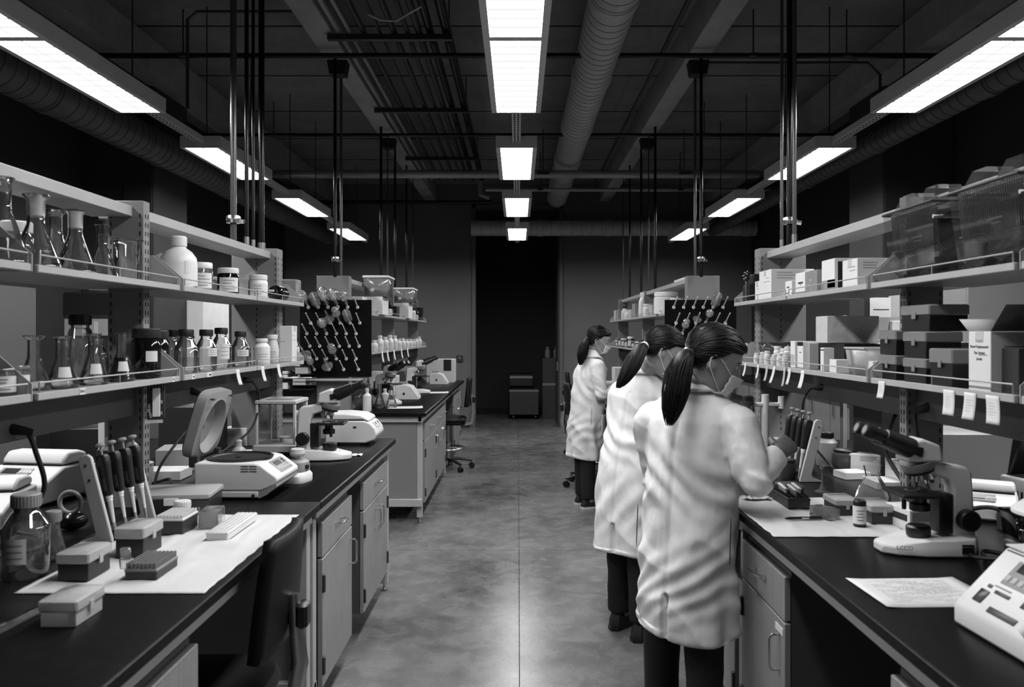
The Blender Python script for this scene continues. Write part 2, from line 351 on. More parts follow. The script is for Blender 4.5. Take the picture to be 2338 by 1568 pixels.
drop(578, -1.46, zt, 1.995, .009, PIPEB, 'thinnest black service pipe above the left rack', gauge=1)
drop(597, -1.46, zt, 1.995, .017, PIPEB, 'thick black service pipe nearest the end of the left rack', gauge=1)
drop(1785, 1.45, zt, 1.995, .009, M('dull_pipe', .10, .25, .4), 'thin pale service pipe dropping to the right rack', gauge=1)
drop(1803, 1.44, zt, 1.995, .016, PIPEB, 'thick black service pipe above the right rack', fit=2.13)
drop(1814, 1.44, zt, 1.995, .011, M('dull_pipe', .10, .25, .4), 'galvanised service pipe beside the thick black one, right rack', gauge=1)
for sx, side in ((-1, 'left'), (1, 'right')):
    for k, (dx, r, mat) in enumerate(((-418, .013, PIPEB), (-404, .011, M('dull_pipe', .10, .25, .4)), (-313, .014, PIPEB), (-298, .007, DARKMET), (-281, .013, PIPEB), (-255, .011, PIPEB), (-240, .006, DARKMET))):
        drop(CX + sx * -dx, sx * 1.44, zt, 1.98, r, mat, '%s service pipe from the aisle on the far %s rack' % (('first', 'second', 'third', 'fourth', 'fifth', 'sixth', 'seventh')[k], side), fit=2.12 if k == 0 else None)
    for k, yy in enumerate((6.38, 8.9)):
        t = thing('pipe_bracket', '%s black bracket holding service pipes under the %s beam' % (('near', 'far')[k], side), 'bracket', (sx * 1.44, yy, 3.63))
        MB().prism([(-.08, .08), (.08, .08), (.06, -.03), (-.06, -.03)], -.06, .06).build('plate', BLACKM, t)

# ------------------------------------------------------------------ benches
ZB = .90
def bench(s, xe, xb, y0, y1, label, legs, end_panel=False):
    t = thing('lab_bench', label, 'bench', (0, y0, 0)); L_ = y1 - y0
    xi = xe + .035
    def bx(lo, hi, name, mat=STEEL, b=.003):
        return MB().b2((s * lo[0], lo[1], lo[2]), (s * hi[0], hi[1], hi[2]), b).build(name, mat, t)
    bx((xi - .01, .03, .825), (xi + .03, L_ - .03, .868), 'front_rail'); bx((xb - .07, .03, .825), (xb - .03, L_ - .03, .868), 'back_rail')
    for yy in (.03, L_ - .07): bx((xi, yy, .82), (xb - .03, yy + .04, .868), 'end_rail')
    for yy in legs:
        for xx in (xi, xb - .075):
            bx((xx, yy - y0, .045), (xx + .045, yy - y0 + .045, .825), 'leg')
            MB().lathe([(.014, 0), (.02, .004), (.02, .016), (.009, .018), (.009, .05)], (s * (xx + .022), yy - y0 + .022, 0), 12).build('levelling_foot', CHROME, t)
    if end_panel:
        bx((xi, .03, .14), (xb - .03, .07, .2), 'lower_rail'); bx((xi + .045, .06, .2), (xb - .075, .075, .82), 'end_panel', M('end_panel', .20, .5), 0)
    return t
def worktop(s, xe, xb, y0, y1, label):
    return tag(MB().b2((s * xe, y0, .868), (s * xb, y1, ZB), .004).build('worktop', BLACKTOP), label, 'worktop')
def bar(m, a, b, out, r=.0045):
    a, b, o = Vector(a), Vector(b), Vector(out); d = (b - a).normalized() * .012
    m.tube([tuple(a), tuple(a + o * .7), tuple(a + o + d), tuple(b + o - d), tuple(b + o * .7), tuple(b)], r, 8); return m
def cabinet(s, xf, y0, y1, label, doors=1, drawers=1, hinge_near=True, ztop=.785, zsplit=.645, z0=.13, depth=.5, tagpaper=False):
    t = thing('base_cabinet', label, 'cabinet', (s * xf, y0, 0)); L_ = y1 - y0
    m = MB(); m.b2((s * .022, .004, z0), (s * depth, L_ - .004, .80)); m.build('body', STEELD, t)
    def front(ya, yb, za, zb, name, horiz, hy):
        d = MB().b2((0, ya, za), (s * .02, yb, zb), .002).build(name, CABFACE, t)
        h = MB()
        if horiz: bar(h, (0, (ya + yb) / 2 - .05, (za + zb) / 2 + .015), (0, (ya + yb) / 2 + .05, (za + zb) / 2 + .015), (-s * .032, 0, 0))
        else: bar(h, (0, hy, zb - .05), (0, hy, zb - .16), (-s * .032, 0, 0))
        h.build('handle', CHROME, d); return d
    W = L_ / drawers
    for k in range(drawers): front(k * W + .003, (k + 1) * W - .003, zsplit + .004, ztop, 'drawer', True, 0)
    W = L_ / doors
    for k in range(doors):
        near = hinge_near if doors == 1 else (k == 0)
        d = front(k * W + .002, (k + 1) * W - .002, z0 + .005, zsplit - .003, 'door', False, (k + 1) * W - .05 if near else k * W + .05)
        for zz in (z0 + .09, zsplit - .1):
            MB().box((-s * .003, (k * W + .012) if near else (k + 1) * W - .012, zz), (.012, .02, .07), .002).build('hinge', DARKMET, d)
    if tagpaper: MB().box((-s * .001, .05, zsplit - .035), (.002, .07, .022)).build('paper_label', PAPER, t)
    return t
XL, XR, XBK = .742, .787, 2.3
worktop(-1, XL, XBK, -1.2, 2.998, 'black worktop of the near left bench in the foreground')
worktop(-1, XL, XBK, 3.002, 4.83, 'black worktop of the left bench under the microscope and centrifuges')
bench(-1, XL, XBK, -1.2, 2.998, 'grey steel bench frame in the left foreground', (.4, 2.93))
bench(-1, XL, XBK, 3.002, 4.83, 'grey steel bench frame under the left centrifuges', (3.02, 4.74), True)
cabinet(-1, XL + .03, 3.14, 3.70, 'single-door cabinet with one drawer under the left bench')
cabinet(-1, XL + .03, 3.98, 4.70, 'double-door cabinet with one drawer at the end of the left bench', doors=2)
cabinet(-1, XL + .03, .65, 1.925, 'wide cabinet in the bottom left corner under the bench', doors=2, drawers=2)
worktop(-1, XL, XBK, 6.38, 10.9, 'black worktop of the far left bench')
bench(-1, XL, XBK, 6.38, 10.9, 'grey steel frame and end panel of the far left bench', (6.45, 8.5, 10.7), True)
cabinet(-1, XL + .03, 6.6, 7.45, 'near cabinet of the far left bench', doors=1)
cabinet(-1, XL + .03, 7.47, 8.45, 'second cabinet of the far left bench', doors=2, drawers=2)
cabinet(-1, XL + .03, 9.6, 10.6, 'last cabinet of the far left bench, past the chair', doors=2, drawers=2)
worktop(1, XR, XBK, -1.2, 4.75, 'black worktop of the near right bench')
bench(1, XR, XBK, -1.2, 4.75, 'grey steel bench frame on the right', (.4, 2.92, 4.66), True)
cabinet(1, XR + .03, 2.44, 2.91, 'cabinet with drawer and door beside the nearest person', hinge_near=False, tagpaper=True)
cabinet(1, XR + .03, 3.0, 3.9, 'cabinet behind the nearest person under the right bench', doors=2)
worktop(1, XR, XBK, 6.38, 10.9, 'black worktop of the far right bench')
bench(1, XR, XBK, 6.38, 10.9, 'grey steel frame of the far right bench', (6.45, 9.6, 10.75), True)
cabinet(1, XR + .03, 8.55, 9.5, 'cabinet of the far right bench', doors=2, drawers=2)

# ------------------------------------------------------------------ shelving racks
XS, XP = 1.25, 1.36          # front of the shelves, front of the uprights
ZU, ZLO = 1.712, 1.377       # upper and lower shelf surfaces
RAIL = M('rail_metal', .4, .5, .4)
def rack(s, mods, posts, y_end, label, ends, raceway=True, z_end=2.025, slots=True):
    y0 = mods[0][0]; t = thing('shelving_rack', label, 'shelving', (0, y0, ZB))
    def bx(lo, hi, name, mat=STEEL, parent=t, b=.002):
        return MB().b2((s * lo[0], lo[1] - y0, lo[2] - ZB), (s * hi[0], hi[1] - y0, hi[2] - ZB), b).build(name, mat, parent)
    for a, b in posts:
        p = bx((XP, a, ZB), (XP + .13 if b - a < .07 else XP + .26, b, z_end - .01), 'upright', M('shaded_upright_steel', .22, .5))  # rack steel darkened: shade under the shelves put into its colour
        if slots:
            q = MB(); z = ZB + .1
            while z < z_end - .04:
                q.box((s * (XP + .012), a - y0 - .0004, z - ZB), (.004, .002, .016)); q.box((s * (XP + .118), a - y0 - .0004, z - ZB), (.004, .002, .016))
                q.box((s * (XP - .0004), a - y0 + .015, z - ZB), (.002, .004, .016)); q.box((s * (XP - .0004), b - y0 - .015, z - ZB), (.002, .004, .016)); z += .032
            q.build('slots', BLACKM, p)['kind'] = 'stuff'
    ys_ = [posts[0][0] - 2.0] + [q for p in posts for q in p]
    for i in range(0, len(posts) + 1):
        a = mods[0][0] if i == 0 else posts[i - 1][1]; b = posts[i][0] if i < len(posts) else y_end
        if b - a > .1: bx((XP + .04, a, 1.957), (XP + .19, b, 1.995), 'top_rail')
        if raceway and b - a > .1:
            bx((XP + .03, a, 1.235), (XP + .1, b, 1.345), 'service_raceway', STEELD)
    for z in (ZU, ZLO):
        for a, b in mods:
            sh = bx((XS, a, z - .021), (XS + .012, b, z), 'shelf')
            bx((XS + .012, a, z - .016), (XS + .36, b, z - .004), 'shelf_board', M('shelf_board', .2, .5), sh, 0)
            g = MB(); zz = z + .026 - ZB; x = s * (XS + .004)
            g.tube([(x, a + .01 - y0, z - ZB), (x, a + .01 - y0, zz), (x, (a + b) / 2 - y0, zz), (x, b - .01 - y0, zz), (x, b - .01 - y0, z - ZB)], .0025, 6)
            g.cyl((x, (a + b) / 2 - y0, z - ZB), (x, (a + b) / 2 - y0, zz), .0018, n=6)
            g.build('guard_rail', RAIL, sh)
        for yy in ends:
            MB().prism([(s * (XS + .002), z - .02 - ZB), (s * (XS + .002), z + .025 - ZB), (s * (XP - .01), z + .11 - ZB), (s * (XP + .12), z + .11 - ZB), (s * (XP + .12), z - .02 - ZB)], yy - y0, yy - y0 + .003).build('side_bracket', STEEL, t)
    return t
rack(-1, [(1.18, 2.045), (2.075, 2.94), (2.986, 3.81), (3.825, 4.65)], [(1.2, 1.25), (2.89, 2.94), (4.50, 4.60)], 4.5, 'grey steel shelving rack over the near left bench', (2.05, 2.945, 2.98, 4.648))
rack(1, [(1.12, 1.98), (2.007, 2.82), (2.86, 3.70), (3.725, 4.61)], [(1.14, 1.19), (2.79, 2.84), (4.48, 4.58)], 4.48, 'grey steel shelving rack over the near right bench', (1.985, 2.823, 2.855, 4.607))
rack(-1, [(6.55, 7.6), (7.61, 8.7), (8.71, 9.8), (9.81, 10.85)], [(6.40, 6.50), (8.69, 8.74), (10.75, 10.8)], 10.75, 'grey steel shelving rack over the far left bench', (6.54, 10.85), slots=False, z_end=2.01)
rack(1, [(6.55, 7.6), (7.61, 8.7), (8.71, 9.8), (9.81, 10.85)], [(6.40, 6.50), (8.69, 8.74), (10.75, 10.8)], 10.75, 'grey steel shelving rack over the far right bench', (6.54, 10.85), slots=False, z_end=2.01)
cabinet(1, XR + .03, .55, 1.75, 'cabinet in the bottom right corner under the bench', doors=2, drawers=2)
# ------------------------------------------------------------------ builders of laboratory things
CAPB = M('black_cap', .02, .5); LIQD = M('dark_liquid', .015, .1, coat=.4)
def patch(r, z0, z1, a, w, n=8):                   # curved paper label around a round body
    m = MB(); m.grid(lambda u, v: ((r) * math.cos(R(a - w / 2 + w * u)), r * math.sin(R(a - w / 2 + w * u)), z0 + (z1 - z0) * v), n, 1); return m
def cpatch(rf, z0, z1, a, w, n=8):
    m = MB(); m.grid(lambda u, v: (rf(z0 + (z1 - z0) * v) * math.cos(R(a - w / 2 + w * u)), rf(z0 + (z1 - z0) * v) * math.sin(R(a - w / 2 + w * u)), z0 + (z1 - z0) * v), n, 1); return m
def face(loc): return math.degrees(math.atan2(-loc[1], -loc[0]))   # direction back to the viewer
def flask(loc, h, rb, rn, label, lip=1.3, stop=None, liq=None, lab=False, group=None, foil=False):
    t = thing('erlenmeyer_flask', label, 'flask', loc, group=group)
    zn = .66 * h
    MB().lathe([(.001, .002), (rb * .9, 0), (rb, .007), (rb * .99, .014), (rn * 1.06, zn - .01), (rn, zn + .01), (rn, h * .93), (rn * lip, h - .002), (rn * lip, h), (rn * .9, h - .004), (rn * .93, h * .92)], (0, 0, 0), 32, cap=False).build('glass_body', GLASS, t)
    MB().tube([(rn * lip * math.cos(k * math.pi / 12), rn * lip * math.sin(k * math.pi / 12), h) for k in range(24)], .0022, 6, closed=True).build('rim', GLASS, t)
    if liq:
        f = lambda z: rb * .97 + (rn - rb) * max(0, z - .014) / (zn - .014)
        zl = h * liq[0]; MB().lathe([(rb * .85, .003), (rb * .96, .009), (f(zl), zl), (.001, zl)], (0, 0, 0), 28).build('liquid', liq[1], t)
    if stop: MB().lathe([(rn * .8, h - .03), (rn * 1.0, h - .002), (rn * 1.15, h), (rn * 1.2, h + .014), (rn * .9, h + .018)], (0, 0, 0), 20).build('stopper', stop, t)
    if foil: MB().lathe([(rn * 1.04, h * .72), (rn * 1.06, h * .92), (rn * 1.3, h * .97)], (0, 0, 0), 20, cap=False).build('tape', FROST, t)
    if lab:
        f = lambda z: rb + (rn - rb) * max(0, z - .014) / (zn - .014) + .001
        cpatch(f, h * .22, h * .42, face(loc) + 12, 55).build('paper_label', PAPER, t)
    return t
def beaker(loc, h, r, label, group=None):
    t = thing('beaker', label, 'beaker', loc, group=group)
    MB().lathe([(.001, .002), (r * .92, 0), (r, .008), (r, h * .94), (r * 1.08, h), (r * .99, h * .95)], (0, 0, 0), 32, cap=False).build('glass_body', GLASS, t)
    MB().tube([(r * 1.08 * math.cos(k * math.pi / 12), r * 1.08 * math.sin(k * math.pi / 12), h) for k in range(24)], .0022, 6, closed=True).build('rim', GLASS, t)
    return t
def bottle(loc, h, r, label, cap=CAPB, body=GLASSB, liq=None, lab=None, capr=None, group=None, cat='bottle', name='reagent_bottle', neck=.62, caph=.16):
    t = thing(name, label, cat, loc, group=group); rc = capr or r * .55; hc = h * caph; hb = h - hc
    zs = h * neck
    MB().lathe([(.001, .001), (r * .93, 0), (r, .006), (r, zs), (r * .93, zs + .10 * (hb - zs)), (rc * 1.02, zs + .68 * (hb - zs)), (rc * .86, zs + .8 * (hb - zs)), (rc * .86, hb + hc * .2)], (0, 0, 0), 28, cap=False).build('body', body, t)
    c = MB(); n = 28; c.lathe([(rc, hb), (rc * 1.02, hb + .002), (rc * 1.02, h - .003), (rc * .94, h)], (0, 0, 0), n)
    for k in range(n): c.box((rc * 1.025 * math.cos(2 * math.pi * k / n), rc * 1.025 * math.sin(2 * math.pi * k / n), hb + hc * .5), (.0016, .0016, hc * .8))
    c.build('cap', cap, t)
    if liq: zl = zs * liq[0]; MB().lathe([(r * .9, .004), (r * .96, .009), (r * .96, zl), (.001, zl)], (0, 0, 0), 24).build('liquid', liq[1], t)
    if lab:
        l = patch(r + .0008, h * lab[0], h * lab[1], face(loc) + (lab[3] if len(lab) > 3 else 8), lab[2]).build('paper_label', PAPER, t)
        q = MB()
        for k in range(3): zz = h * (lab[0] + (lab[1] - lab[0]) * (.25 + .25 * k)); q.add(patch(r + .0014, zz - .0012, zz + .0012, face(loc) + (lab[3] if len(lab) > 3 else 8), lab[2] * .7, 5).v, [(i, i + 1, i + 7, i + 6) for i in range(5)])
        q.build('print', M('faint_ink', .3, .9), l)
    return t
def jar(loc, h, r, label, lid=WHITE, body=WHITE, lab=True, group=None, cat='jar', lidh=.2, printed=True):
    t = thing('jar', label, cat, loc, group=group); hb = h * (1 - lidh)
    MB().lathe([(.001, 0), (r * .92, 0), (r, .005), (r, hb - .012), (r * .86, hb), (r * .86, hb + .004)], (0, 0, 0), 28).build('body', body, t)
    MB().lathe([(r * .95, hb), (r * .97, hb + .002), (r * .97, h - .004), (r * .9, h), (.001, h)], (0, 0, 0), 28).build('lid', lid, t)
    if lab:
        l = (patch(r + .0008, hb * .15, hb * .8, face(loc) + 5, 110) if lab is True else patch(r + .0008, hb * .42, hb * .68, face(loc) + 22, 48)).build('paper_label', PAPER, t)
        q = MB()
        if printed and lab is True:
            for k in range(4):
                zz = hb * (.28 + .13 * k); ww = random.uniform(40, 85); q.add(patch(r + .0015, zz - .0016, zz + .0016, face(loc) - 25 + ww / 2, ww, 5).v, [(i, i + 1, i + 7, i + 6) for i in range(5)])
            q.build('print', M('faint_ink', .3, .9), l)
    return t
def carton(loc, w, d, h, label, mat=CARD, rz=0, cat='box', band=None, slot=None, group=None, name='carton', open_=False):
    t = thing(name, label, cat, loc, rz, group)         # w along local x, d along local y, base at z=0
    MB().b2((-w / 2, -d / 2, 0), (w / 2, d / 2, h), .0015).build('box', mat, t)
    if not open_: MB().b2((-w / 2 - .0006, -.0008, h - .0005), (w / 2 + .0006, .0008, h + .0006)).build('seam', PAPERG, t)
    if not band and mat is CARD and h > .05 and min(w, d) > .06:
        q = MB(); u0 = random.uniform(.08, .3); v0 = random.uniform(.55, .7)
        for k in range(3): q.b2((-w / 2 + w * u0, -d / 2 - .0006, h * (v0 + .09 * k)), (-w / 2 + w * (u0 + random.uniform(.25, .5)), -d / 2 + .0004, h * (v0 + .09 * k) + .003))
        for sx in (-1, 1):
            for k in range(2): q.b2((sx * w / 2 - .0006, -d / 2 + d * .15, h * (.6 + .12 * k)), (sx * w / 2 + .0006, -d / 2 + d * random.uniform(.4, .7), h * (.6 + .12 * k) + .003))
        q.build('print', M('faint_ink', .3, .9), t)['kind'] = 'stuff'
        MB().b2((-w / 2 - .0008, -.018, h - .03), (w / 2 + .0008, .018, h + .0008)).build('tape', M('packing_tape', .6, .25), t)
    if band:                                            # printed panel: (side, u0, u1, v0, v1, material)
        for (sd, u0, u1, v0, v1, m_) in band:
            e = .0006
            if sd == 'y': MB().b2((-w / 2 + w * u0, -d / 2 - e, h * v0), (-w / 2 + w * u1, -d / 2 + .0005, h * v1)).build('print', m_, t)
            elif sd == 'x': MB().b2((w / 2 - .0005, -d / 2 + d * u0, h * v0), (w / 2 + e, -d / 2 + d * u1, h * v1)).build('print', m_, t)
            elif sd == '-x': MB().b2((-w / 2 - e, -d / 2 + d * u0, h * v0), (-w / 2 + .0005, -d / 2 + d * u1, h * v1)).build('print', m_, t)
    return t
def tipbox(loc, w, d, h, label, base=BLACK, lid=FROST, rz=0, lidf=.34, group=None, latch='x', ribs=True):
    t = thing('pipette_tip_box', label, 'box', loc, rz, group); hl = h * (1 - lidf)
    MB().prism([(-w / 2 + .004, -d / 2 + .004), (w / 2 - .004, -d / 2 + .004), (w / 2 - .004, d / 2 - .004), (-w / 2 + .004, d / 2 - .004)], 0, hl, 'z').build('base', base, t, bevel=.002)
    l = MB(); e = .0
    l.b2((-w / 2, -d / 2, hl - .004), (w / 2, d / 2, h), .004); ld = l.build('lid', lid, t)
    if latch == 'x': MB().box((w / 2 + .001, 0, hl - .004), (.003, d * .14, .022), .001).build('latch', lid, t)
    else: MB().box((0, -d / 2 - .001, hl - .004), (w * .14, .003, .022), .001).build('latch', lid, t)
    return t
def cord(pts, r, label, mat=RUBBER, cat='cord', name='power_cord', plug=True, n=8):
    # smooth the control polygon with Catmull-Rom
    P = [Vector(p) for p in pts]; out = []
    for i in range(len(P) - 1):
        a, b, c, d = P[max(i - 1, 0)], P[i], P[i + 1], P[min(i + 2, len(P) - 1)]
        for k in range(6):
            t = k / 6; out.append(.5 * ((2 * b) + (c - a) * t + (2 * a - 5 * b + 4 * c - d) * t * t + (3 * b - a - 3 * c + d) * t ** 3))
    out.append(P[-1]); p0 = P[0].copy()
    t = thing(name, label, cat, tuple(p0)); MB().tube([tuple(p - p0) for p in out], r, n).build('cable', mat, t)
    if plug:
        dr_ = (P[1] - P[0]).normalized(); MB().tube([tuple(-dr_ * .012), tuple(dr_ * .0), tuple(dr_ * .03), tuple(dr_ * .055)], [.013, .016, .013, r * 1.2], 10).build('plug', mat, t)
    return t
def note(p, w, h, label, rz=0, tilt=0, curl=.01, lines=4, mat=PAPER, group=None, cat='note', name='paper_note'):
    t = thing(name, label, cat, p, rz, group)           # hangs from its top edge, faces local -y
    def fn(u, v, off=0): return ((u - .5) * w + tilt * (1 - v) * h, -off - curl * (1 - v) ** 2, -(1 - v) * h)
    o = MB().grid(lambda u, v: fn(u, v), 4, 8).build('sheet', mat, t, solid=.0006)
    q = MB()
    for k in range(lines):
        v = .72 - .5 * k / max(lines, 1); a = .15; b = random.uniform(.55, .85); n = 10
        for i in range(n):
            u0 = a + (b - a) * i / n; u1 = a + (b - a) * (i + .75) / n; dv = random.uniform(-.008, .008)
            q.add([fn(u0, v + dv, .0012), fn(u1, v - dv, .0012), fn(u1, v - dv + .012, .0012), fn(u0, v + dv + .012, .0012)], [(0, 1, 2, 3)])
    if lines: q.build('handwriting', M('faint_ink', .3, .9), o)
    return t
def text(s, size, loc, rot, mat, parent, name='lettering'):
    c = bpy.data.curves.new('t', 'FONT'); c.body = s; c.size = size; c.extrude = .0002; c.resolution_u = 2; c.align_x = 'CENTER'; c.align_y = 'CENTER'
    o = bpy.data.objects.new('t', c); COL.objects.link(o); dg = bpy.context.evaluated_depsgraph_get()
    me = bpy.data.meshes.new_from_object(o.evaluated_get(dg)); bpy.data.objects.remove(o); bpy.data.curves.remove(c)
    x = bpy.data.objects.new(name, me); COL.objects.link(x); me.materials.clear(); me.materials.append(mat)
    x.location = loc; x.rotation_euler = [R(q) for q in rot]; x.parent = parent; return x
# ------------------------------------------------------------------ instruments
def cycler(loc, w, d, h, label, rz=0, name='bench_instrument', open_=False):
    t = thing(name, label, 'instrument', loc, rz)
    MB().prism([(-d / 2, .008), (d / 2, .008), (d / 2, h * .72), (-d * .08, h * .72), (-d * .42, h * .5), (-d / 2, h * .42)], -w / 2, w / 2, 'x').build('body', IVORY, t, bevel=.008)
    if open_: MB().prism([(d * .40, h * .74), (d * .46, h * .7), (d * .36, h * 1.55), (d * .2, h * 1.6)], -w * .44, w * .44, 'x').build('lid', BLACK, t, bevel=.006)
    else: MB().prism([(-d * .06, h * .74), (d * .48, h * .74), (d * .46, h * .93), (d * .3, h), (d * .06, h), (-d * .04, h * .86)], -w * .46, w * .46, 'x').build('lid', WHITE, t, bevel=.01)
    MB().b2((-w * .44, -d * .07, h * .71), (w * .44, d * .46, h * .745)).build('lid_gap', BLACKM, t)
    a = math.degrees(math.atan2(h * .22, d * .34))
    p = MB().at((0, -d * .25, h * .615), rx=a); p.box((-w * .12, 0, .001), (w * .46, d * .22, .004), .001); pn = p.build('control_panel', GREYP, t)
    p = MB().at((0, -d * .25, h * .615), rx=a); p.box((-w * .18, d * .02, .004), (w * .22, d * .12, .002)); p.build('display', BLACK, pn)
    for k in range(4):
        p = MB().at((0, -d * .25, h * .615), rx=a); p.box((w * (-.02 + .045 * k), 0, .004), (w * .03, d * .05, .003), .001); p.build('key', WHITE, pn)
    for k in range(5): MB().b2((-w / 2 - .001, d * (.05 + .07 * k), h * .15), (-w / 2 + .001, d * (.08 + .07 * k), h * .45)).build('vent', BLACKM, t)
    MB().b2((w * .1, -d / 2 - .001, h * .16), (w * .36, -d / 2 + .002, h * .3)).build('front_label', GREYP, t)
    for sx in (-1, 1):
        for sy in (-1, 1): MB().lathe([(.012, 0), (.012, .01)], (sx * w * .4, sy * d * .4, 0), 10).build('foot', RUBBER, t)
    return t
def microscope(loc, rz, label, s=1.0, frame=IVORY, plate=None, wide=0):
    t = thing('microscope', label, 'microscope', loc, rz, s=s)
    e = wide
    MB().loft([[(x, y * f, z) for x, y in ((-.15, -.06), (-.13, -.085), (.02, -.085), (.075 + e, -.062), (.112 + e, -.03), (.112 + e, .03), (.075 + e, .062), (.02, .085), (-.13, .085), (-.15, .06))] for z, f in ((.003, 1), (.03, 1.0))] +
              [[(x, y, z) for x, y, z in ((-.148, -.058, .062), (-.128, -.08, .058), (.0, -.078, .056), (.06 + e, -.055, .04), (.106 + e, -.027, .034), (.106 + e, .027, .034), (.06 + e, .055, .04), (.0, .078, .056), (-.128, .08, .058), (-.148, .058, .062))]]).build('base', frame, t, bevel=.006)
    MB().prism([(-.16, .045), (-.085, .045), (-.088, .2), (-.075, .228), (.0, .252), (.05, .262), (.055, .285), (-.05, .28), (-.13, .268), (-.148, .25)], -.03, .03).build('arm', frame, t, bevel=.008)
    MB().prism([(-.052, .285), (.06, .285), (.05, .32), (.032, .352), (.008, .356), (-.044, .336)], -.045, .045).build('head', frame, t, bevel=.008)
    for y in (-.03, .03):
        a = Vector((.04, y, .325)); d = Vector((.87, 0, .36)).normalized()
        MB().tube([tuple(a), tuple(a + d * .02), tuple(a + d * .09), tuple(a + d * .092), tuple(a + d * .13)], [.031, .031, .027, .021, .021], 18).build('eyepiece_tube', BLACK, t)
        o = MB().tube([tuple(a + d * .125), tuple(a + d * .13), tuple(a + d * .152), tuple(a + d * .157), tuple(a + d * .155)], [.02, .023, .022, .019, .014], 18).build('eyecup', RUBBER, t)
        MB().cyl(tuple(a + d * .1555), tuple(a + d * .1575), .0135, n=14).build('lens', M('lens', .35, .05, coat=1), o)
    MB().prism([(.015, .3), (.055, .315), (.05, .335), (.01, .33)], -.05, .05).build('tube_bridge', BLACK, t, bevel=.004)
    c = Vector((.0, 0, .252)); ax = Vector((-.28, 0, -1)).normalized()
    n_ = MB().tube([tuple(c - ax * .03), tuple(c - ax * .01), tuple(c), tuple(c + ax * .01)], [.052, .048, .042, .03], 20).build('nosepiece', GREYP, t)
    MB().tube([tuple(c - ax * .004), tuple(c + ax * .003)], [.046, .044], 20).build('nosepiece_ring', BLACK, n_)
    for k, (dx, dy, l) in enumerate(((.012, .0, .044), (-.016, -.016, .036), (-.026, .008, .03), (.0, .026, .03))):
        b = c + Vector((dx, dy, -.006)); d = Vector((dx * 10 - .1, dy * 10, -1)).normalized()
        MB().tube([tuple(b), tuple(b + d * l * .6), tuple(b + d * l * .62), tuple(b + d * l)], [.0125, .0125, .010, .006], 14).build('objective', CHROME, t)
    MB().b2((-.045, -.075, .178), (.085, .075, .19), .003).build('stage', BLACK, t)
    MB().b2((-.01, -.02, .19), (.04, .02, .1915)).build('slide', GLASS, t); MB().tube([(-.03, -.02, .192), (.0, -.026, .194), (.035, -.01, .192)], .002, 6).build('stage_clip', CHROME, t)
    MB().lathe([(.026, .128), (.03, .13), (.03, .15), (.02, .155), (.02, .178)], (.0, 0, 0), 18).build('condenser', BLACK, t)
    MB().b2((-.088, -.032, .062), (-.045, .032, .185), .003).build('focus_block', BLACK, t)
    MB().lathe([(.034, 0), (.036, .01), (.036, .028), (.03, .034), (.001, .034)], (.005, 0, .05), 22).build('illuminator', BLACK, t)
    for sy in (-1, 1):
        k = MB(); k.tube([(-.12, sy * .03, .11), (-.12, sy * .045, .11), (-.12, sy * .046, .11), (-.12, sy * .07, .11), (-.12, sy * .074, .11)], [.014, .014, .033, .033, .029], 22); k.build('focus_knob', BLACK, t)
    MB().cyl((.02, -.06, .17), (.02, -.06, .12), .007, n=10).build('stage_knob', BLACK, t)
    if plate:
        text(plate, .017, (.062 + e, .0735, .030), (80, 0, 163), INK, t, 'nameplate')
        MB().b2((-.12, .083, .016), (-.085, .0872, .034)).build('switch', BLACK, t); MB().b2((-.12, .083, .038), (-.085, .0872, .043)).build('vent', BLACK, t)
    return t
def rsq(a, b, n=40, p=5.5):
    out = []
    for k in range(n):
        c, s_ = math.cos(2 * math.pi * k / n), math.sin(2 * math.pi * k / n)
        out.append((a * math.copysign(abs(c) ** (2 / p), c), b * math.copysign(abs(s_) ** (2 / p), s_)))
    return out
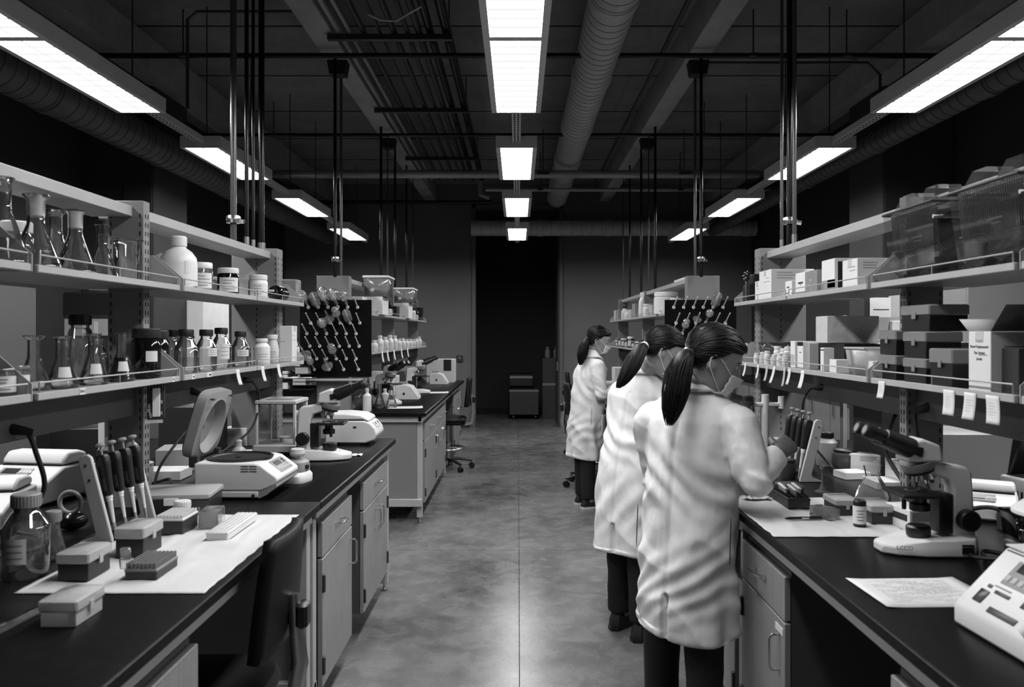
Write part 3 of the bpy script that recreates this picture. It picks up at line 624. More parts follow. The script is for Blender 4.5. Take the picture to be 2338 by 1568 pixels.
def centrifuge_open(loc, rz, label):
    t = thing('centrifuge', label, 'centrifuge', loc, rz); W = .145
    b = MB().prism([(0, .008), (.245, .008), (.245, .035), (0, .035)], -W, W).prism([(0, .035), (.255, .035), (.308, .058), (.318, .075), (.312, .088), (.25, .134), (.225, .14), (0, .14)], -W, W).build('body', IVORY, t, bevel=.006)
    MB().prism([(.245, .006), (.275, .02), (.312, .05), (.312, .062), (.255, .036), (.245, .036)], -W + .002, W - .002).build('chin', GREYP, t)
    # rotor bowl
    MB().lathe([(.118, .139), (.124, .141), (.126, .147), (.118, .15), (.11, .147), (.106, .142)], (.128, 0, 0), 40).build('bowl_rim', BLACK, t)
    MB().lathe([(.11, .1425), (.09, .1412), (.02, .1412), (.018, .146), (.001, .146)], (.128, 0, 0), 40).build('rotor', BLACKM, t)
    # control panel on the sloping front
    d = Vector((.285 - .252, 0, .112 - .136)).normalized(); n = Vector((-d.z, 0, d.x)); n = n if n.x > 0 else -n
    ang = -math.degrees(math.atan2(-(.112 - .136), .285 - .252))
    p = MB().at((.281, 0, .1115), ry=36.5); p.box((0, .02, 0), (.066, .15, .005), .002); pn = p.build('control_panel', GREYP, t)
    q = MB().at((.281, 0, .1115), ry=36.5); q.box((-.012, -.0, .003), (.022, .07, .002)); q.build('display', M('lcd_grey', .05, .25), pn)
    for k in range(6):
        q = MB().at((.281, 0, .1115), ry=36.5); q.lathe([(.004, .001), (.004, .004), (.001, .0045)], (.02, -.03 + .02 * k, .0015), 10); q.build('button', WHITE, pn)
    q = MB().at((.281, 0, .1115), ry=36.5); q.box((-.012, .072, .003), (.02, .02, .003), .001); q.build('badge', BLACK, pn)
    for r_ in range(3):
        for c_ in range(2):
            MB().b2((.178 + c_ * .032, -W - .0012, .108 + r_ * .0095), (.206 + c_ * .032, -W + .001, .111 + r_ * .0095)).build('vent', BLACKM, t)
    MB().lathe([(.006, 0), (.006, .004), (.001, .005)], (0, 0, 0), 12).build('side_plug', BLACK, t).matrix_local = Matrix.Translation((.225, -W, .018)) @ Matrix.Rotation(R(90), 4, 'X')
    # raised lid: local plate in the (u=y, v) plane, hinged on the rear edge
    hz = Matrix.Translation((-.02, 0, .146)) @ Matrix.Rotation(R(-74), 4, 'Y')      # local x runs up the lid, local -z is its underside
    def ring(a, b, z, cx=.135): return [(cx + p[0], p[1], z) for p in rsq(a, b)]
    def circ(r, z, cx=.125): return [(cx + r * math.cos(2 * math.pi * k / 40), r * math.sin(2 * math.pi * k / 40), z) for k in range(40)]
    m = MB(); m.m = hz
    m.loft([ring(.125, .13, .046), ring(.135, .14, .038), ring(.135, .14, .002), ring(.132, .137, 0), circ(.116, 0), circ(.110, -.004), circ(.104, .0), circ(.086, .03), circ(.012, .032), circ(.011, .028), circ(.004, .028)])
    ld = m.build('lid', M('shaded_lid_plastic', .26, .5), t)  # shade of the lid facing away from the lamps, put into its colour
    for sy in (-.11, .11):
        MB().b2((-.03, sy - .012, .12), (.006, sy + .012, .165), .003).build('hinge', DARKMET, t)
    for sy in (-.1, .1):
        q = MB(); q.m = hz; q.tube([(.245, sy - .012, -.001), (.245, sy - .012, -.014), (.245, sy + .012, -.014), (.245, sy + .012, -.001)], .0025, 6); q.build('catch', DARKMET, ld)
    for y in (-.12, .12):
        for x in (.03, .21): MB().lathe([(.012, 0), (.012, .009)], (x, y, 0), 10).build('foot', RUBBER, t)
    return t
def centrifuge_closed(loc, rz, label, s=1.0):
    t = thing('centrifuge', label, 'centrifuge', loc, rz, s=s); W = .12
    MB().prism([(-.13, .012), (.10, .012), (.15, .03), (.165, .062), (.155, .095), (.125, .128), (.09, .14), (-.13, .14)], -W, W).build('body', IVORY, t, bevel=.008)
    MB().prism([(-.125, .144), (.085, .144), (.118, .134), (.112, .152), (.07, .172), (-.02, .18), (-.11, .178), (-.125, .165)], -W + .004, W - .004).build('lid', WHITE, t, bevel=.008)
    MB().b2((-.12, -W + .006, .139), (.09, W - .006, .146)).build('lid_gap', BLACKM, t)
    a = math.degrees(math.atan2(.033, .03))
    p = MB().at((.143, 0, .114), ry=a); p.box((0, 0, 0), (.04, .11, .004), .0015); pn = p.build('control_panel', WHITE, t)
    for yy in (-.03, .035):
        q = MB().at((.143, 0, .114), ry=a); q.box((-.004, yy, .002), (.018, .02, .003)); q.build('display', BLACK, pn)
    for k in range(5):
        q = MB().at((.143, 0, .114), ry=a); q.lathe([(.003, .001), (.003, .0035), (.001, .004)], (.012, -.036 + .018 * k, 0), 8); q.build('button', GREYP, pn)
    MB().b2((.03, -W - .001, .098), (.048, -W + .001, .108)).build('badge', BLACK, t)
    for y in (-.09, .09):
        for x in (-.09, .08): MB().lathe([(.012, 0), (.012, .013)], (x, y, 0), 10).build('foot', RUBBER, t)
    return t
def vortex(loc, rz, label):
    t = thing('vortex_mixer', label, 'mixer', loc, rz)
    o = lambda a, b, z: [(p[0], p[1], z) for p in rsq(a, b, 24, 3.5)]
    MB().loft([o(.05, .06, 0), o(.052, .062, .006), o(.052, .062, .03), o(.044, .05, .045)]).build('base', WHITE, t)
    MB().loft([o(.043, .048, .044), o(.045, .05, .055), o(.043, .045, .085), o(.03, .032, .095)]).build('body', GREYP, t)
    MB().lathe([(.012, .09), (.012, .105), (.026, .108), (.032, .115), (.033, .125), (.03, .13), (.03, .138), (.024, .142), (.012, .136)], (0, 0, 0), 24).build('rubber_cup', M('pale_rubber', .5, .6), t)
    MB().b2((.042, -.012, .055), (.05, .012, .075), .002).build('switch', BLACK, t)
    return t
def balance(loc, rz, label):
    t = thing('analytical_balance', label, 'balance', loc, rz); w, d = .105, .12
    MB().b2((-w - .015, -d - .01, .01), (w + .03, d, .055), .008).build('base', M('balance_plastic', .55, .45), t)
    for x in (-w, w - .014):
        for y in (-d, d - .014): MB().b2((x, y, .055), (x + .014, y + .014, .265), .002).build('pillar', IVORY, t)
    MB().b2((-w - .004, -d - .004, .265), (w + .004, d + .004, .285), .004).build('top_frame', M('balance_plastic', .55, .45), t)
    MB().b2((-w + .05, -d + .02, .285), (w - .02, d - .03, .29), .002).build('top_door', GREYP, t)
    for nm, lo, hi in (('glass_pane', (-w + .014, -d + .004, .057), (w - .014, -d + .008, .263)), ('glass_pane', (w - .01, -d + .014, .057), (w - .006, d - .014, .263)), ('glass_pane', (-w + .006, -d + .014, .057), (-w + .01, d - .014, .263)), ('glass_pane', (-w + .014, d - .008, .057), (w - .014, d - .004, .263))):
        MB().b2(lo, hi).build(nm, glass('pane_glass', .985, .02, 1.45, .7), t)
    MB().lathe([(.012, .055), (.012, .075), (.042, .077), (.042, .082), (.001, .082)], (0, 0, 0), 22).build('weighing_pan', CHROME, t)
    return t
def pipette(loc, rz, tilt, label, L_=.25, group=None, capm=GREYP):
    t = bpy.data.objects.new('pipette', None); COL.objects.link(t); t.empty_display_size = .03
    t.location = loc; t.rotation_euler = (0, R(tilt), R(rz)); tag(t, label, 'pipette', group)   # hangs: local z up the shaft, origin at the hook
    o = lambda a, b, z, cx=0: [(cx + p[0], p[1], z) for p in rsq(a, b, 16, 3)]
    MB().loft([o(.010, .009, -.105), o(.0145, .0135, -.1), o(.0165, .0155, -.05), o(.019, .0165, -.01), o(.019, .0165, .015), o(.014, .013, .022)]).build('grip', BLACK, t)
    MB().prism([(-.03, .006), (-.012, .012), (-.012, .002), (-.026, -.002)], -.008, .008).build('finger_hook', BLACK, t, bevel=.002)
    p = MB(); p.lathe([(.004, .02), (.004, .048)], (0, 0, 0), 8); p.lathe([(.008, .046), (.013, .049), (.0135, .054), (.009, .058), (.001, .058)], (0, 0, 0), 16); p.build('plunger', capm, t)
    MB().lathe([(.01, -.104), (.0105, -.112), (.0085, -.114), (.009, -.12), (.0075, -.122), (.0045, -.19), (.004, -.2)], (0, 0, 0), 14).build('shaft', WHITE, t)
    MB().lathe([(.0048, -.188), (.005, -.2), (.0042, -.206), (.0025, -.235), (.001, -.236)], (0, 0, 0), 10).build('tip_cone', GREYP, t)
    MB().b2((-.0045, -.0165, -.09), (.0045, -.0125, -.05), .001).build('ejector', DGREY, t)
    return t
def pipette_stand(loc, sgn, L_, label, names, hz=.268, lean=.10):
    # plates lie in the x-z plane at both ends of L_ (along y); sgn = direction (in x) of the user
    t = thing('pipette_stand', label, 'stand', loc)
    th = .014
    P = [(sgn * .045, 0), (sgn * -.055, 0), (sgn * -.05, .006), (sgn * -.012, .018), (sgn * -.006, .03), (sgn * (-.045 - .012), .245), (sgn * (-.045 - .004), .262), (sgn * (-.03), .268), (sgn * (-.018), .258), (sgn * .045, .012)]
    for y in (0, L_): MB().prism(P, y, y + th).build('end_plate', M('stand_plastic', .5, .5), t, bevel=.003)
    MB().b2((sgn * -.05, th, .222), (sgn * -.022, L_, .238), .002).build('hanger_bar', M('stand_plastic', .5, .5), t)
    MB().b2((sgn * -.05, th, .004), (sgn * -.02, L_, .012), .002).build('foot_bar', DGREY, t)
    for y in (0, L_):
        for q in ((-.034, .235), (-.022, .19)): MB().cyl((sgn * q[0], y - .002, q[1]), (sgn * q[0], y + .001, q[1]), .004, n=10).build('screw', CHROME, t)
    n = len(names)
    for k, nm in enumerate(names):
        y = th + (L_ - th) * (k + .5) / n
        pipette((loc[0] + sgn * -.006, loc[1] + y, loc[2] + .238), 0 if sgn > 0 else 180, -10, nm, group=None)
    return t
def pad(loc, x0, x1, y0, y1, label):
    t = thing('absorbent_pad', label, 'paper', loc); random.seed(3)
    def fn(u, v):
        x = x0 + (x1 - x0) * u; y = y0 + (y1 - y0) * v
        e = min(u, 1 - u, v, 1 - v); z = .0022 + .009 * max(0, noise.noise((x * 9, y * 9, 1))) * min(1, e * 8) + .007 * max(0, noise.noise((x * 22 + 5, y * 4, 2))) * min(1, e * 6)
        q = .006 * noise.noise((y * 22, 0, 4)) if u in (0, 1) else 0; r = .006 * noise.noise((x * 22, 7, 4)) if v in (0, 1) else 0
        return (x + q, y + r, z)
    MB().grid(fn, 60, 60).build('sheet', M('pad_paper', .64, .95, bump=.1, bscale=180), t, solid=.0016)
    return t
def tiprack(loc, w, d, h, label, n=(8, 12), base=DGREY, tipm=None, rz=0, th=.012):
    t = thing('tip_rack', label, 'rack', loc, rz)
    MB().b2((-w / 2, -d / 2, 0), (w / 2, d / 2, h), .003).build('base', base, t)
    MB().b2((-w / 2 - .001, -d / 2 - .001, h - .006), (w / 2 + .001, d / 2 + .001, h + .002), .002).build('deck', tipm or IVORY, t)
    q = MB()
    for i in range(n[0]):
        for j in range(n[1]):
            x = -w / 2 + w * (i + .5) / n[0]; y = -d / 2 + d * (j + .5) / n[1]; q.lathe([(.0034, h), (.004, h + th * .6), (.0042, h + th)], (x, y, 0), 6)
    q.build('tips', tipm or IVORY, t)['kind'] = 'stuff'
    return t
def lines(t, w, d, z, n, seed=1, x0=.1, x1=.9, y0=.15, y1=.9, name='print', h=.0014, mat=None, parent=None):
    random.seed(seed); q = MB()
    for k in range(n):
        y = -d / 2 + d * (y0 + (y1 - y0) * (k + .5) / n); x = x0
        while x < x1 - .03:
            l = random.uniform(.02, .09); e = min(x1, x + l); q.add([(-w / 2 + w * x, y, z), (-w / 2 + w * e, y, z), (-w / 2 + w * e, y + h, z), (-w / 2 + w * x, y + h, z)], [(0, 1, 2, 3)]); x = e + .012
            if random.random() < .12: x += .15
    return q.build(name, mat or M('faint_ink', .3, .9), parent or t)
def sheet(loc, w, d, label, rz=0, n=14, group=None, curl=.006):
    t = thing('paper_sheet', label, 'paper', loc, rz, group)
    f = lambda x, y: .001 + curl * max(0, abs(x) / (w / 2) - .6) ** 2 * 3
    o = MB().grid(lambda u, v: ((u - .5) * w, (v - .5) * d, f((u - .5) * w, 0)), 12, 4).build('sheet', PAPER, t, solid=.0005)
    if n: lines(t, w, d, .0016, n, parent=o)
    return t
# ------------------------------------------------------------------ near left rack: upper shelf
ZUs, ZLs = ZU - .004, ZLO - .004
def sh(px, X, z): return (X, Yx(px, X), z)
flask(sh(6, -1.33, ZUs), .225, .066, .02, 'tall clear flask cut by the left edge of the picture, upper shelf', liq=(.3, LIQUID))
flask(sh(82, -1.33, ZUs), .205, .064, .0215, 'wide-lipped clear flask with frosted neck tape, upper left shelf', lip=1.5, foil=True, liq=(.25, LIQUID))
flask(sh(127, -1.47, ZUs), .215, .058, .02, 'clear flask standing behind the other flasks, upper left shelf', lip=1.55)
flask(sh(172, -1.33, ZUs), .195, .058, .0195, 'clear flask with cloudy neck label, third along upper left shelf', lip=1.2, foil=True)
flask(sh(233, -1.36, ZUs), .178, .05, .0165, 'clear flask closed with a black stopper, upper left shelf', stop=BLACK)
beaker(sh(292, -1.335, ZUs), .142, .046, 'empty tall glass beaker at the end of the flask row')
jar(sh(38, -1.53, ZUs), .165, .045, 'jar with white lid behind the flasks at far left', body=GLASSB, lab=False)
# second bay of the upper shelf
def jug(loc, label):
    t = thing('plastic_jug', label, 'jug', loc); m = M('milky_plastic', .72, .4)
    MB().lathe([(.001, 0), (.064, 0), (.07, .006), (.07, .1), (.066, .125), (.05, .148), (.03, .162), (.026, .168), (.026, .178)], (0, 0, 0), 32).build('body', m, t)
    MB().lathe([(.03, .17), (.031, .173), (.031, .205), (.027, .21), (.001, .21)], (0, 0, 0), 24).build('cap', WHITE, t)
    MB().tube([(-.066, 0, .1), (-.086, 0, .11), (-.088, 0, .128), (-.07, .0, .135), (-.055, 0, .13)], .009, 8).build('handle', m, t)
    patch(.071, .06, .11, face(loc) + 25, 12).build('sticker', PAPER, t)
jug(sh(408, -1.345, ZUs), 'large milky plastic jug with white cap, upper left shelf')
jar(sh(461, -1.34, ZUs), .125, .044, 'white-lidded clear jar with printed label beside the jug', body=CLEAR)
jar(sh(521, -1.33, ZUs), .125, .048, 'dark brown glass jar with white lid and label', body=AMBER)
jar(sh(590, -1.33, ZUs), .125, .046, 'white labelled pot near the end of the upper left shelf', body=WHITE)
bottle(sh(488, -1.42, ZUs), .09, .028, 'small pale bottle squeezed between two jars, upper left shelf', WHITE, CLEAR)
carton(sh(557, -1.40, ZUs), .05, .07, .1, 'small foil bag-like packet behind the dark jar', M('foil', .5, .3, .4), rz=12, band=[('x', .2, .8, .3, .6, BLACK)])
def roll(loc, label):
    t = thing('tape_roll', label, 'roll', loc)
    MB().tube([(0, -.06, .042), (0, -.054, .042), (0, .054, .042), (0, .06, .042)], [.034, .042, .042, .034], 24).build('body', M('glossy_black', .008, .12, coat=.6), t)
    MB().box((-.02, -.06, .055), (.03, .01, .012), .002).build('tab', WHITE, t)
roll(sh(636, -1.30, ZUs), 'glossy black rounded roll at the end of the upper left shelf')
def tin(loc, label):
    t = thing('tin_box', label, 'box', loc); mt = M('tin_metal', .3, .4, .15, var=.25, scale=20)
    MB().b2((-.085, -.05, 0), (.085, .05, .145), .006).build('body', mt, t)
    MB().b2((.0852, -.04, .02), (.0865, .04, .06)).build('print', PAPER, t); MB().b2((-.06, -.0512, .02), (-.03, -.05, .05)).build('label', PAPER, t)
    for k in range(6): MB().b2((.086, -.03 + .01 * k, .075), (.0868, -.024 + .01 * k, .12)).build('stripe', (PAPER, BLACK)[k % 2], t)
tin(sh(650, -1.385, ZUs), 'dark metal tin box standing at the end of the upper left shelf')
# ------------------------------------------------------------------ near left rack: lower shelf
jar(sh(0, -1.33, ZLs), .07, .04, 'squat clear jar with paper label at the left edge, lower shelf', body=CLEAR, lidh=.1, lid=CLEAR)
jar(sh(39, -1.31, ZLs), .075, .032, 'small clear jar with paper label, lower left shelf', body=CLEAR, lidh=.14, lid=CLEAR)
flask(sh(78, -1.36, ZLs), .152, .044, .0165, 'clear flask with flared rim, first on the lower left shelf', lip=1.6, liq=(.2, LIQUID))
flask(sh(142, -1.32, ZLs), .150, .044, .0185, 'clear flask with wide white label, second on the lower left shelf', lip=1.25, lab=True, liq=(.3, LIQUID))
flask(sh(214, -1.32, ZLs), .157, .043, .0165, 'clear flask with small labels, third on the lower left shelf', lip=1.3, lab=True)
flask(sh(277, -1.32, ZLs), .160, .043, .0155, 'clear flask of dark liquid with white tag, lower left shelf', lip=1.15, lab=True, liq=(.5, LIQD))
bottle(sh(183, -1.52, ZLs), .225, .045, 'black-capped glass bottle standing behind the flasks', BLACK, GLASSB, capr=.034)
bottle(sh(228, -1.50, ZLs), .14, .03, 'slim glass bottle behind the third lower flask', CLEAR, GLASSB)
jar(sh(334, -1.325, ZLs), .178, .049, 'large dark brown jar with ribbed black lid, lower left shelf', lid=CAPB, body=AMBER, lidh=.19, lab='small')
jar(sh(357, -1.37, ZLs), .172, .045, 'second dark brown jar half hidden behind the first', lid=CAPB, body=AMBER, lidh=.19, lab='small')
for px, X, h, r, lq, lb, nm in ((352, -1.47, .172, .043, None, None, 'reagent bottle half hidden by the upright, lower left shelf'), (389, -1.46, .175, .045, (.3, LIQUID), None, 'clear reagent bottle with black cap, second in the row'),
                                (425, -1.36, .178, .047, (.65, LIQUID), None, 'largest clear reagent bottle half full, third in the row'), (471, -1.35, .178, .045, (.95, LIQUID), (.35, .55, 60, 40), 'full reagent bottle with side label, fourth in the row'),
                                (505, -1.40, .188, .047, (.8, LIQUID), (.22, .6, 60, 20), 'taller reagent bottle with a large label, fifth in the row'), (549, -1.35, .172, .042, (.7, LIQUID), (.3, .48, 80, 20), 'smaller reagent bottle with label, sixth in the row')):
    bottle(sh(px, X, ZLs), h, r, nm, CAPB, GLASSB, lq, lb, capr=r * .6, neck=.56)
beaker(sh(579, -1.4, ZLs), .08, .022, 'tiny glass beaker beside the white bottles')
bottle(sh(598, -1.34, ZLs), .135, .042, 'white plastic bottle with printed label, front, lower left shelf', WHITE, WHITE, lab=(.1, .5, 110), neck=.68, capr=.029, caph=.14)
bottle(sh(622, -1.37, ZLs), .155, .036, 'tapered white plastic bottle behind the printed one', WHITE, M('pale_plastic', .55, .5), lab=(.25, .45, 90), neck=.5, capr=.027)
carton(sh(641, -1.37, ZLs), .16, .10, .205, 'tall plain white carton at the end of the lower left shelf', CARD)
bottle(sh(676, -1.31, ZLs), .14, .024, 'slim dark bottle with white label at the shelf end', BLACK, AMBER, lab=(.1, .6, 90))
# shelf labels and tags
def lip(px, z): return (-XS + .0015, Yx(px, -XS), z)
def tagstrip(px, w, label, txt=None, s=-1, z=None, hh=.018):
    X = s * XS; t = thing('shelf_label', label, 'label', (X - s * -.0 - s * .0008, Yx(px, X), ZLO - .0105), 90 if s < 0 else -90)
    MB().box((0, 0, 0), (w, .001, hh), 0).build('strip', PAPER, t)
    if txt: text(txt, .012, (0, -.0009, 0), (90, 0, 0), INK, t)
    else: MB().box((w * .1, -.0008, 0), (w * .5, .0006, .006)).build('print', INK, t)
tagstrip(188, .03, 'small white shelf label with printed capital letters', 'BRIG')
tagstrip(395, .014, 'tiny white label at the end of the first lower shelf')
tagstrip(441, .028, 'white shelf label with a dark printed block')
tagstrip(478, .05, 'pale worn shelf label on the second lower shelf')
tagstrip(690, .03, 'white shelf label at the far end of the lower left shelf')
for px, h, tl, nm in ((541, .068, .12, 'blank white tag hanging from the lower left shelf, nearest of three'), (598, .072, .1, 'white tag with writing hanging in the middle of three'), (634, .068, .1, 'white tag hanging nearest the end of the left shelf')):
    note((-XS + .003, Yx(px, -XS), ZLO - .004), .03, h * 1.0, nm, 80, tl, .012, 3 if px == 598 else 0)
def pouch(loc, label):
    t = thing('tool_pouch', label, 'pouch', loc, 20)
    MB().b2((-.03, -.008, -.125), (.03, .004, 0), .003).build('backing', DGREY, t)
    MB().b2((-.012, -.016, -.115), (.014, -.008, -.012), .003).build('white_tool', WHITE, t)
    m = MB()
    for k in range(14): m.box((random.uniform(-.026, .026), -.010, random.uniform(-.12, -.06)), (.008, .006, .012), .001)
    m.build('mesh_pocket', GREYP, t)['kind'] = 'stuff'
    for k in range(5): MB().tube([(-.02 + .01 * k, -.01, -.01), (-.02 + .01 * k, -.016, .008), (-.016 + .01 * k, -.01, .016)], .0035, 6).build('clip', DARKMET, t)
    MB().b2((-.036, -.004, -.138), (.022, -.001, -.124)).build('paper_edge', PAPER, t)
pouch((-1.30, 2.86, 1.35), 'small hanging tool pouch with a white tool clipped to the upright')
# ------------------------------------------------------------------ near left bench: instruments
pd = pad((0, 0, ZB), -1.225, -.762, 1.93, 2.77, 'large white absorbent paper spread on the left bench')
centrifuge_open((-1.23, 3.165, ZB), 0, 'large ivory centrifuge with its lid raised')
vortex((-.945, 3.41, ZB), -15, 'small white and grey vortex mixer beside the open centrifuge')
microscope((-.955, 4.02, ZB), 4, 'pale microscope with black eyepieces on the left bench', 1.0)
centrifuge_closed((-.965, 4.63, ZB), 0, 'closed white centrifuge at the end of the left bench', 1.0)
balance((-1.265, 4.27, ZB), 0, 'glass-sided analytical balance beside the left microscope')
def tissue(loc, label, s=1.0, rz=0):
    t = thing('crumpled_tissue', label, 'tissue', loc, rz)
    MB().grid(lambda u, v: ((u - .5) * .11 * s, (v - .5) * .05 * s, .002 + .016 * s * abs(noise.noise((u * 4, v * 4, 3))) + .01 * s * max(0, noise.noise((u * 9, v * 3, 8)))), 18, 12).build('sheet', PAPER, t, solid=.0008)
tissue(on(803, 1040, ZB), 'crumpled white tissue in front of the closed centrifuge')
tissue(on(565, 1178, ZB), 'small crumpled tissue at the far edge of the left paper', .5)
ps = pipette_stand((-1.27, 2.40, ZB), 1, .285, 'grey pipette stand on the left bench', ['black pipette nearest the viewer on the left stand', 'second black pipette on the left stand', 'third black pipette on the left stand', 'farthest black pipette on the left stand'])
zp = ZB + .006
tipbox((-1.125, 2.066, zp), .085, .118, .072, 'dark tip box with frosted lid at the front of the left paper')
tipbox((-1.085, 2.28, zp), .085, .125, .085, 'larger dark tip box with striped frosted lid by the pipette stand')
tipbox((-.988, 1.765, ZB + .001), .085, .118, .058, 'pale translucent tip box nearest the viewer on the left bench', FROST, FROST, lidf=.4)
tiprack((-1.085, 2.535, zp), .085, .118, .048, 'open tip rack full of pale tips on the left paper')
tiprack((-.958, 2.083, zp), .082, .125, .026, 'low dark tip rack with grey tips at the front of the left paper', (8, 12), DGREY, M('grey_tips', .22, .5), th=.016)
def comb_tool(loc, label):
    t = thing('plastic_comb', label, 'comb', loc, 15)
    MB().at(rx=20).b2((-.016, -.004, 0), (.016, .004, .03), .003).build('body', CLEAR, t); MB().at(rx=20).b2((-.012, -.006, .028), (.012, .006, .062), .004).build('grip', CLEAR, t)
comb_tool((-1.0, 2.035, zp + .026), 'clear plastic clip standing on the low tip rack')
tiprack((-.91, 2.54, zp), .066, .27, .024, 'white foam tube rack lying on the left paper', (5, 20), M('foam', .72, .8), M('foam', .72, .8), th=.0035)
def slide_box(loc, label, rz=0, w=.06, d=.1, h=.055):
    t = thing('clear_box', label, 'box', loc, rz)
    MB().b2((-w / 2, -d / 2, 0), (w / 2, d / 2, h), .002).build('shell', CLEAR, t)
    MB().b2((-w / 2, -d / 2 - .002, h * .3), (-w / 2 + .004, -d / 2 + .006, h * 1.3), .001).build('post', CLEAR, t)
    m = MB()
    for k in range(7): m.b2((-w * .4, -d * .42 + k * d * .13, .004), (w * .4, -d * .42 + k * d * .13 + .001, h * .85))
    m.build('inserts', FROST, t)['kind'] = 'stuff'
slide_box((-1.0, 2.60, zp), 'clear plastic slide box with thin inserts on the left paper', 8)
bottle((-1.13, 2.68, zp), .065, .026, 'small white pot with a screw cap beside the tip rack', WHITE, WHITE, neck=.7, capr=.026, caph=.35)
def lidtray(loc, label, rz=0):
    t = thing('lidded_tray', label, 'tray', loc, rz)
    MB().b2((-.13, -.09, 0), (.13, .09, .055), .006).build('tray', M('dark_tray', .03, .3), t); MB().b2((-.135, -.095, .055), (.135, .095, .075), .008).build('lid', FROST, t)
    MB().b2((-.02, -.1, .035), (.03, -.094, .06), .003).build('latch', WHITE, t)
lidtray((-1.22, 2.86, ZB), 'dark tray with frosted lid behind the pipette stand', 6)
bottle((-1.285, 2.08, ZB), .215, .056, 'big glass media bottle with grey cap at the left edge', GREYP, GLASSB, liq=(.75, LIQUID), lab=(.2, .5, 60, -30), capr=.034, neck=.6)
bottle((-1.305, 2.235, ZB), .135, .034, 'small conical glass bottle with grey cap behind the big one', GREYP, GLASSB, liq=(.3, LIQUID), neck=.1, capr=.02, caph=.22)
bottle((-1.22, 1.72, ZB), .13, .05, 'glass jar cut by the left edge of the picture', GREYP, GLASSB)
def ruler(loc, label, rz):
    t = thing('clear_ruler', label, 'ruler', loc, rz); MB().b2((-.02, -.16, 0), (.02, .16, .004), .001).build('strip', CLEAR, t)
    m = MB()
    for k in range(28): m.box((-.014, -.15 + k * .011, .0042), (.008 if k % 5 else .014, .0012, .0004))
    m.build('scale_marks', INK, t)['kind'] = 'stuff'
ruler((-1.10, 1.74, ZB + .001), 'clear plastic ruler lying at the lower left', -4)
# cords on the left
cord([(-1.395, Yx(20, -1.4), 1.27), (-1.36, Yx(60, -1.36), 1.262), (-1.35, Yx(90, -1.34), 1.2), (-1.37, 2.3, 1.08), (-1.42, 2.25, .98), (-1.5, 2.3, .91)], .007, 'thick black power cord arching from the raceway at far left')
cord([(-1.395, Yx(432, -1.4), 1.29), (-1.36, Yx(455, -1.36), 1.275), (-1.35, Yx(475, -1.35), 1.22), (-1.4, 3.3, 1.1), (-1.42, 3.15, 1.0), (-1.42, 3.1, .91)], .0055, 'black power cord plugged in behind the open centrifuge lid')
cord([(-1.395, Yx(552, -1.4), 1.30), (-1.36, Yx(575, -1.36), 1.29), (-1.36, Yx(592, -1.36), 1.2), (-1.37, 4.1, 1.05), (-1.45, 3.95, .96), (-1.5, 3.8, .93)], .0055, 'black power cord hanging behind the glass balance')
cord([(-1.6, 2.5, .912), (-1.45, 2.42, .912), (-1.38, 2.3, .912), (-1.48, 2.2, .912), (-1.62, 2.3, .912)], .0055, 'loop of black cable lying behind the left pipette stand', plug=False)
cord([(-1.45, 3.0, .912), (-1.38, 3.1, .912), (-1.42, 3.25, .94), (-1.52, 3.3, .912), (-1.6, 3.2, .912)], .0055, 'tangled black cable behind the open centrifuge', plug=False)
# things on the other side of the left island, seen under the shelf
cycler((-1.80, 2.62, ZB), .30, .28, .15, 'pale thermal cycler beyond the left pipette stand', 12, 'thermal_cycler')
cycler((-1.85, 3.05, ZB), .28, .26, .18, 'white instrument with sloping lid behind the left stand', -8)
def torus_tape(loc, label):
    t = thing('round_lamp', label, 'lamp', loc); MB().tube([(.034 * math.cos(k * math.pi / 12), 0, .09 + .034 * math.sin(k * math.pi / 12)) for k in range(24)], .007, 10, closed=True).build('ring', GREYP, t)
    MB().ball((0, .01, .03), .05, 14, (1, .8, .6)).build('body', M('dark_gloss', .012, .15), t)
torus_tape((-1.44, 2.56, ZB), 'grey ring-shaped holder behind the left pipette stand')
for k, (x, y, w_, d_, h_, v, nm) in enumerate(((-1.66, 3.25, .03, .12, .3, CARD, 'tall white folder standing behind the open centrifuge'), (-1.56, 3.5, .2, .14, .04, PAPERG, 'low pale tray behind the centrifuge lid'), (-1.9, 3.6, .3, .3, .22, BLACK, 'black equipment block behind the centrifuge lid'), (-1.52, 3.02, .1, .12, .2, DGREY, 'dark file holder right of the left upright'),
                                               (-1.6, 3.75, .16, .2, .1, GREYP, 'pale scale housing behind the centrifuge'), (-1.75, 4.3, .25, .3, .25, DGREY, 'dark cabinet behind the balance'), (-1.95, 2.3, .25, .3, .3, DGREY, 'dark box at far left under the shelf'), (-1.6, 4.55, .14, .12, .1, CARD, 'white carton behind the balance at the bench end'))):
    carton((x, y, ZB), w_, d_, h_, nm, v, rz=(k * 37) % 25 - 10)
bottle((-1.56, 3.30, ZB), .10, .045, 'grey plastic cup behind the open centrifuge', GREYP, GREYP, caph=.08, capr=.045, neck=.8)
def stirrer(loc, label):
    t = thing('stir_plate', label, 'stirrer', loc)
    MB().loft([[(p[0], p[1], z) for p in rsq(a, a * .8, 24, 5)] for a, z in ((.085, 0), (.09, .01), (.085, .04), (.07, .05))]).build('body', DGREY, t)
    MB().lathe([(.03, .05), (.034, .06), (.03, .072), (.014, .085), (.012, .1), (.016, .11), (.008, .118)], (0, 0, 0), 18).build('glass_stopper', FROST, t)
stirrer((-1.36, 3.88, ZB), 'grey stir plate with a glass stopper behind the open centrifuge')
sheet(on(588, 1028, ZB), .14, .09, 'small white paper slips behind the open centrifuge', 20, 0)
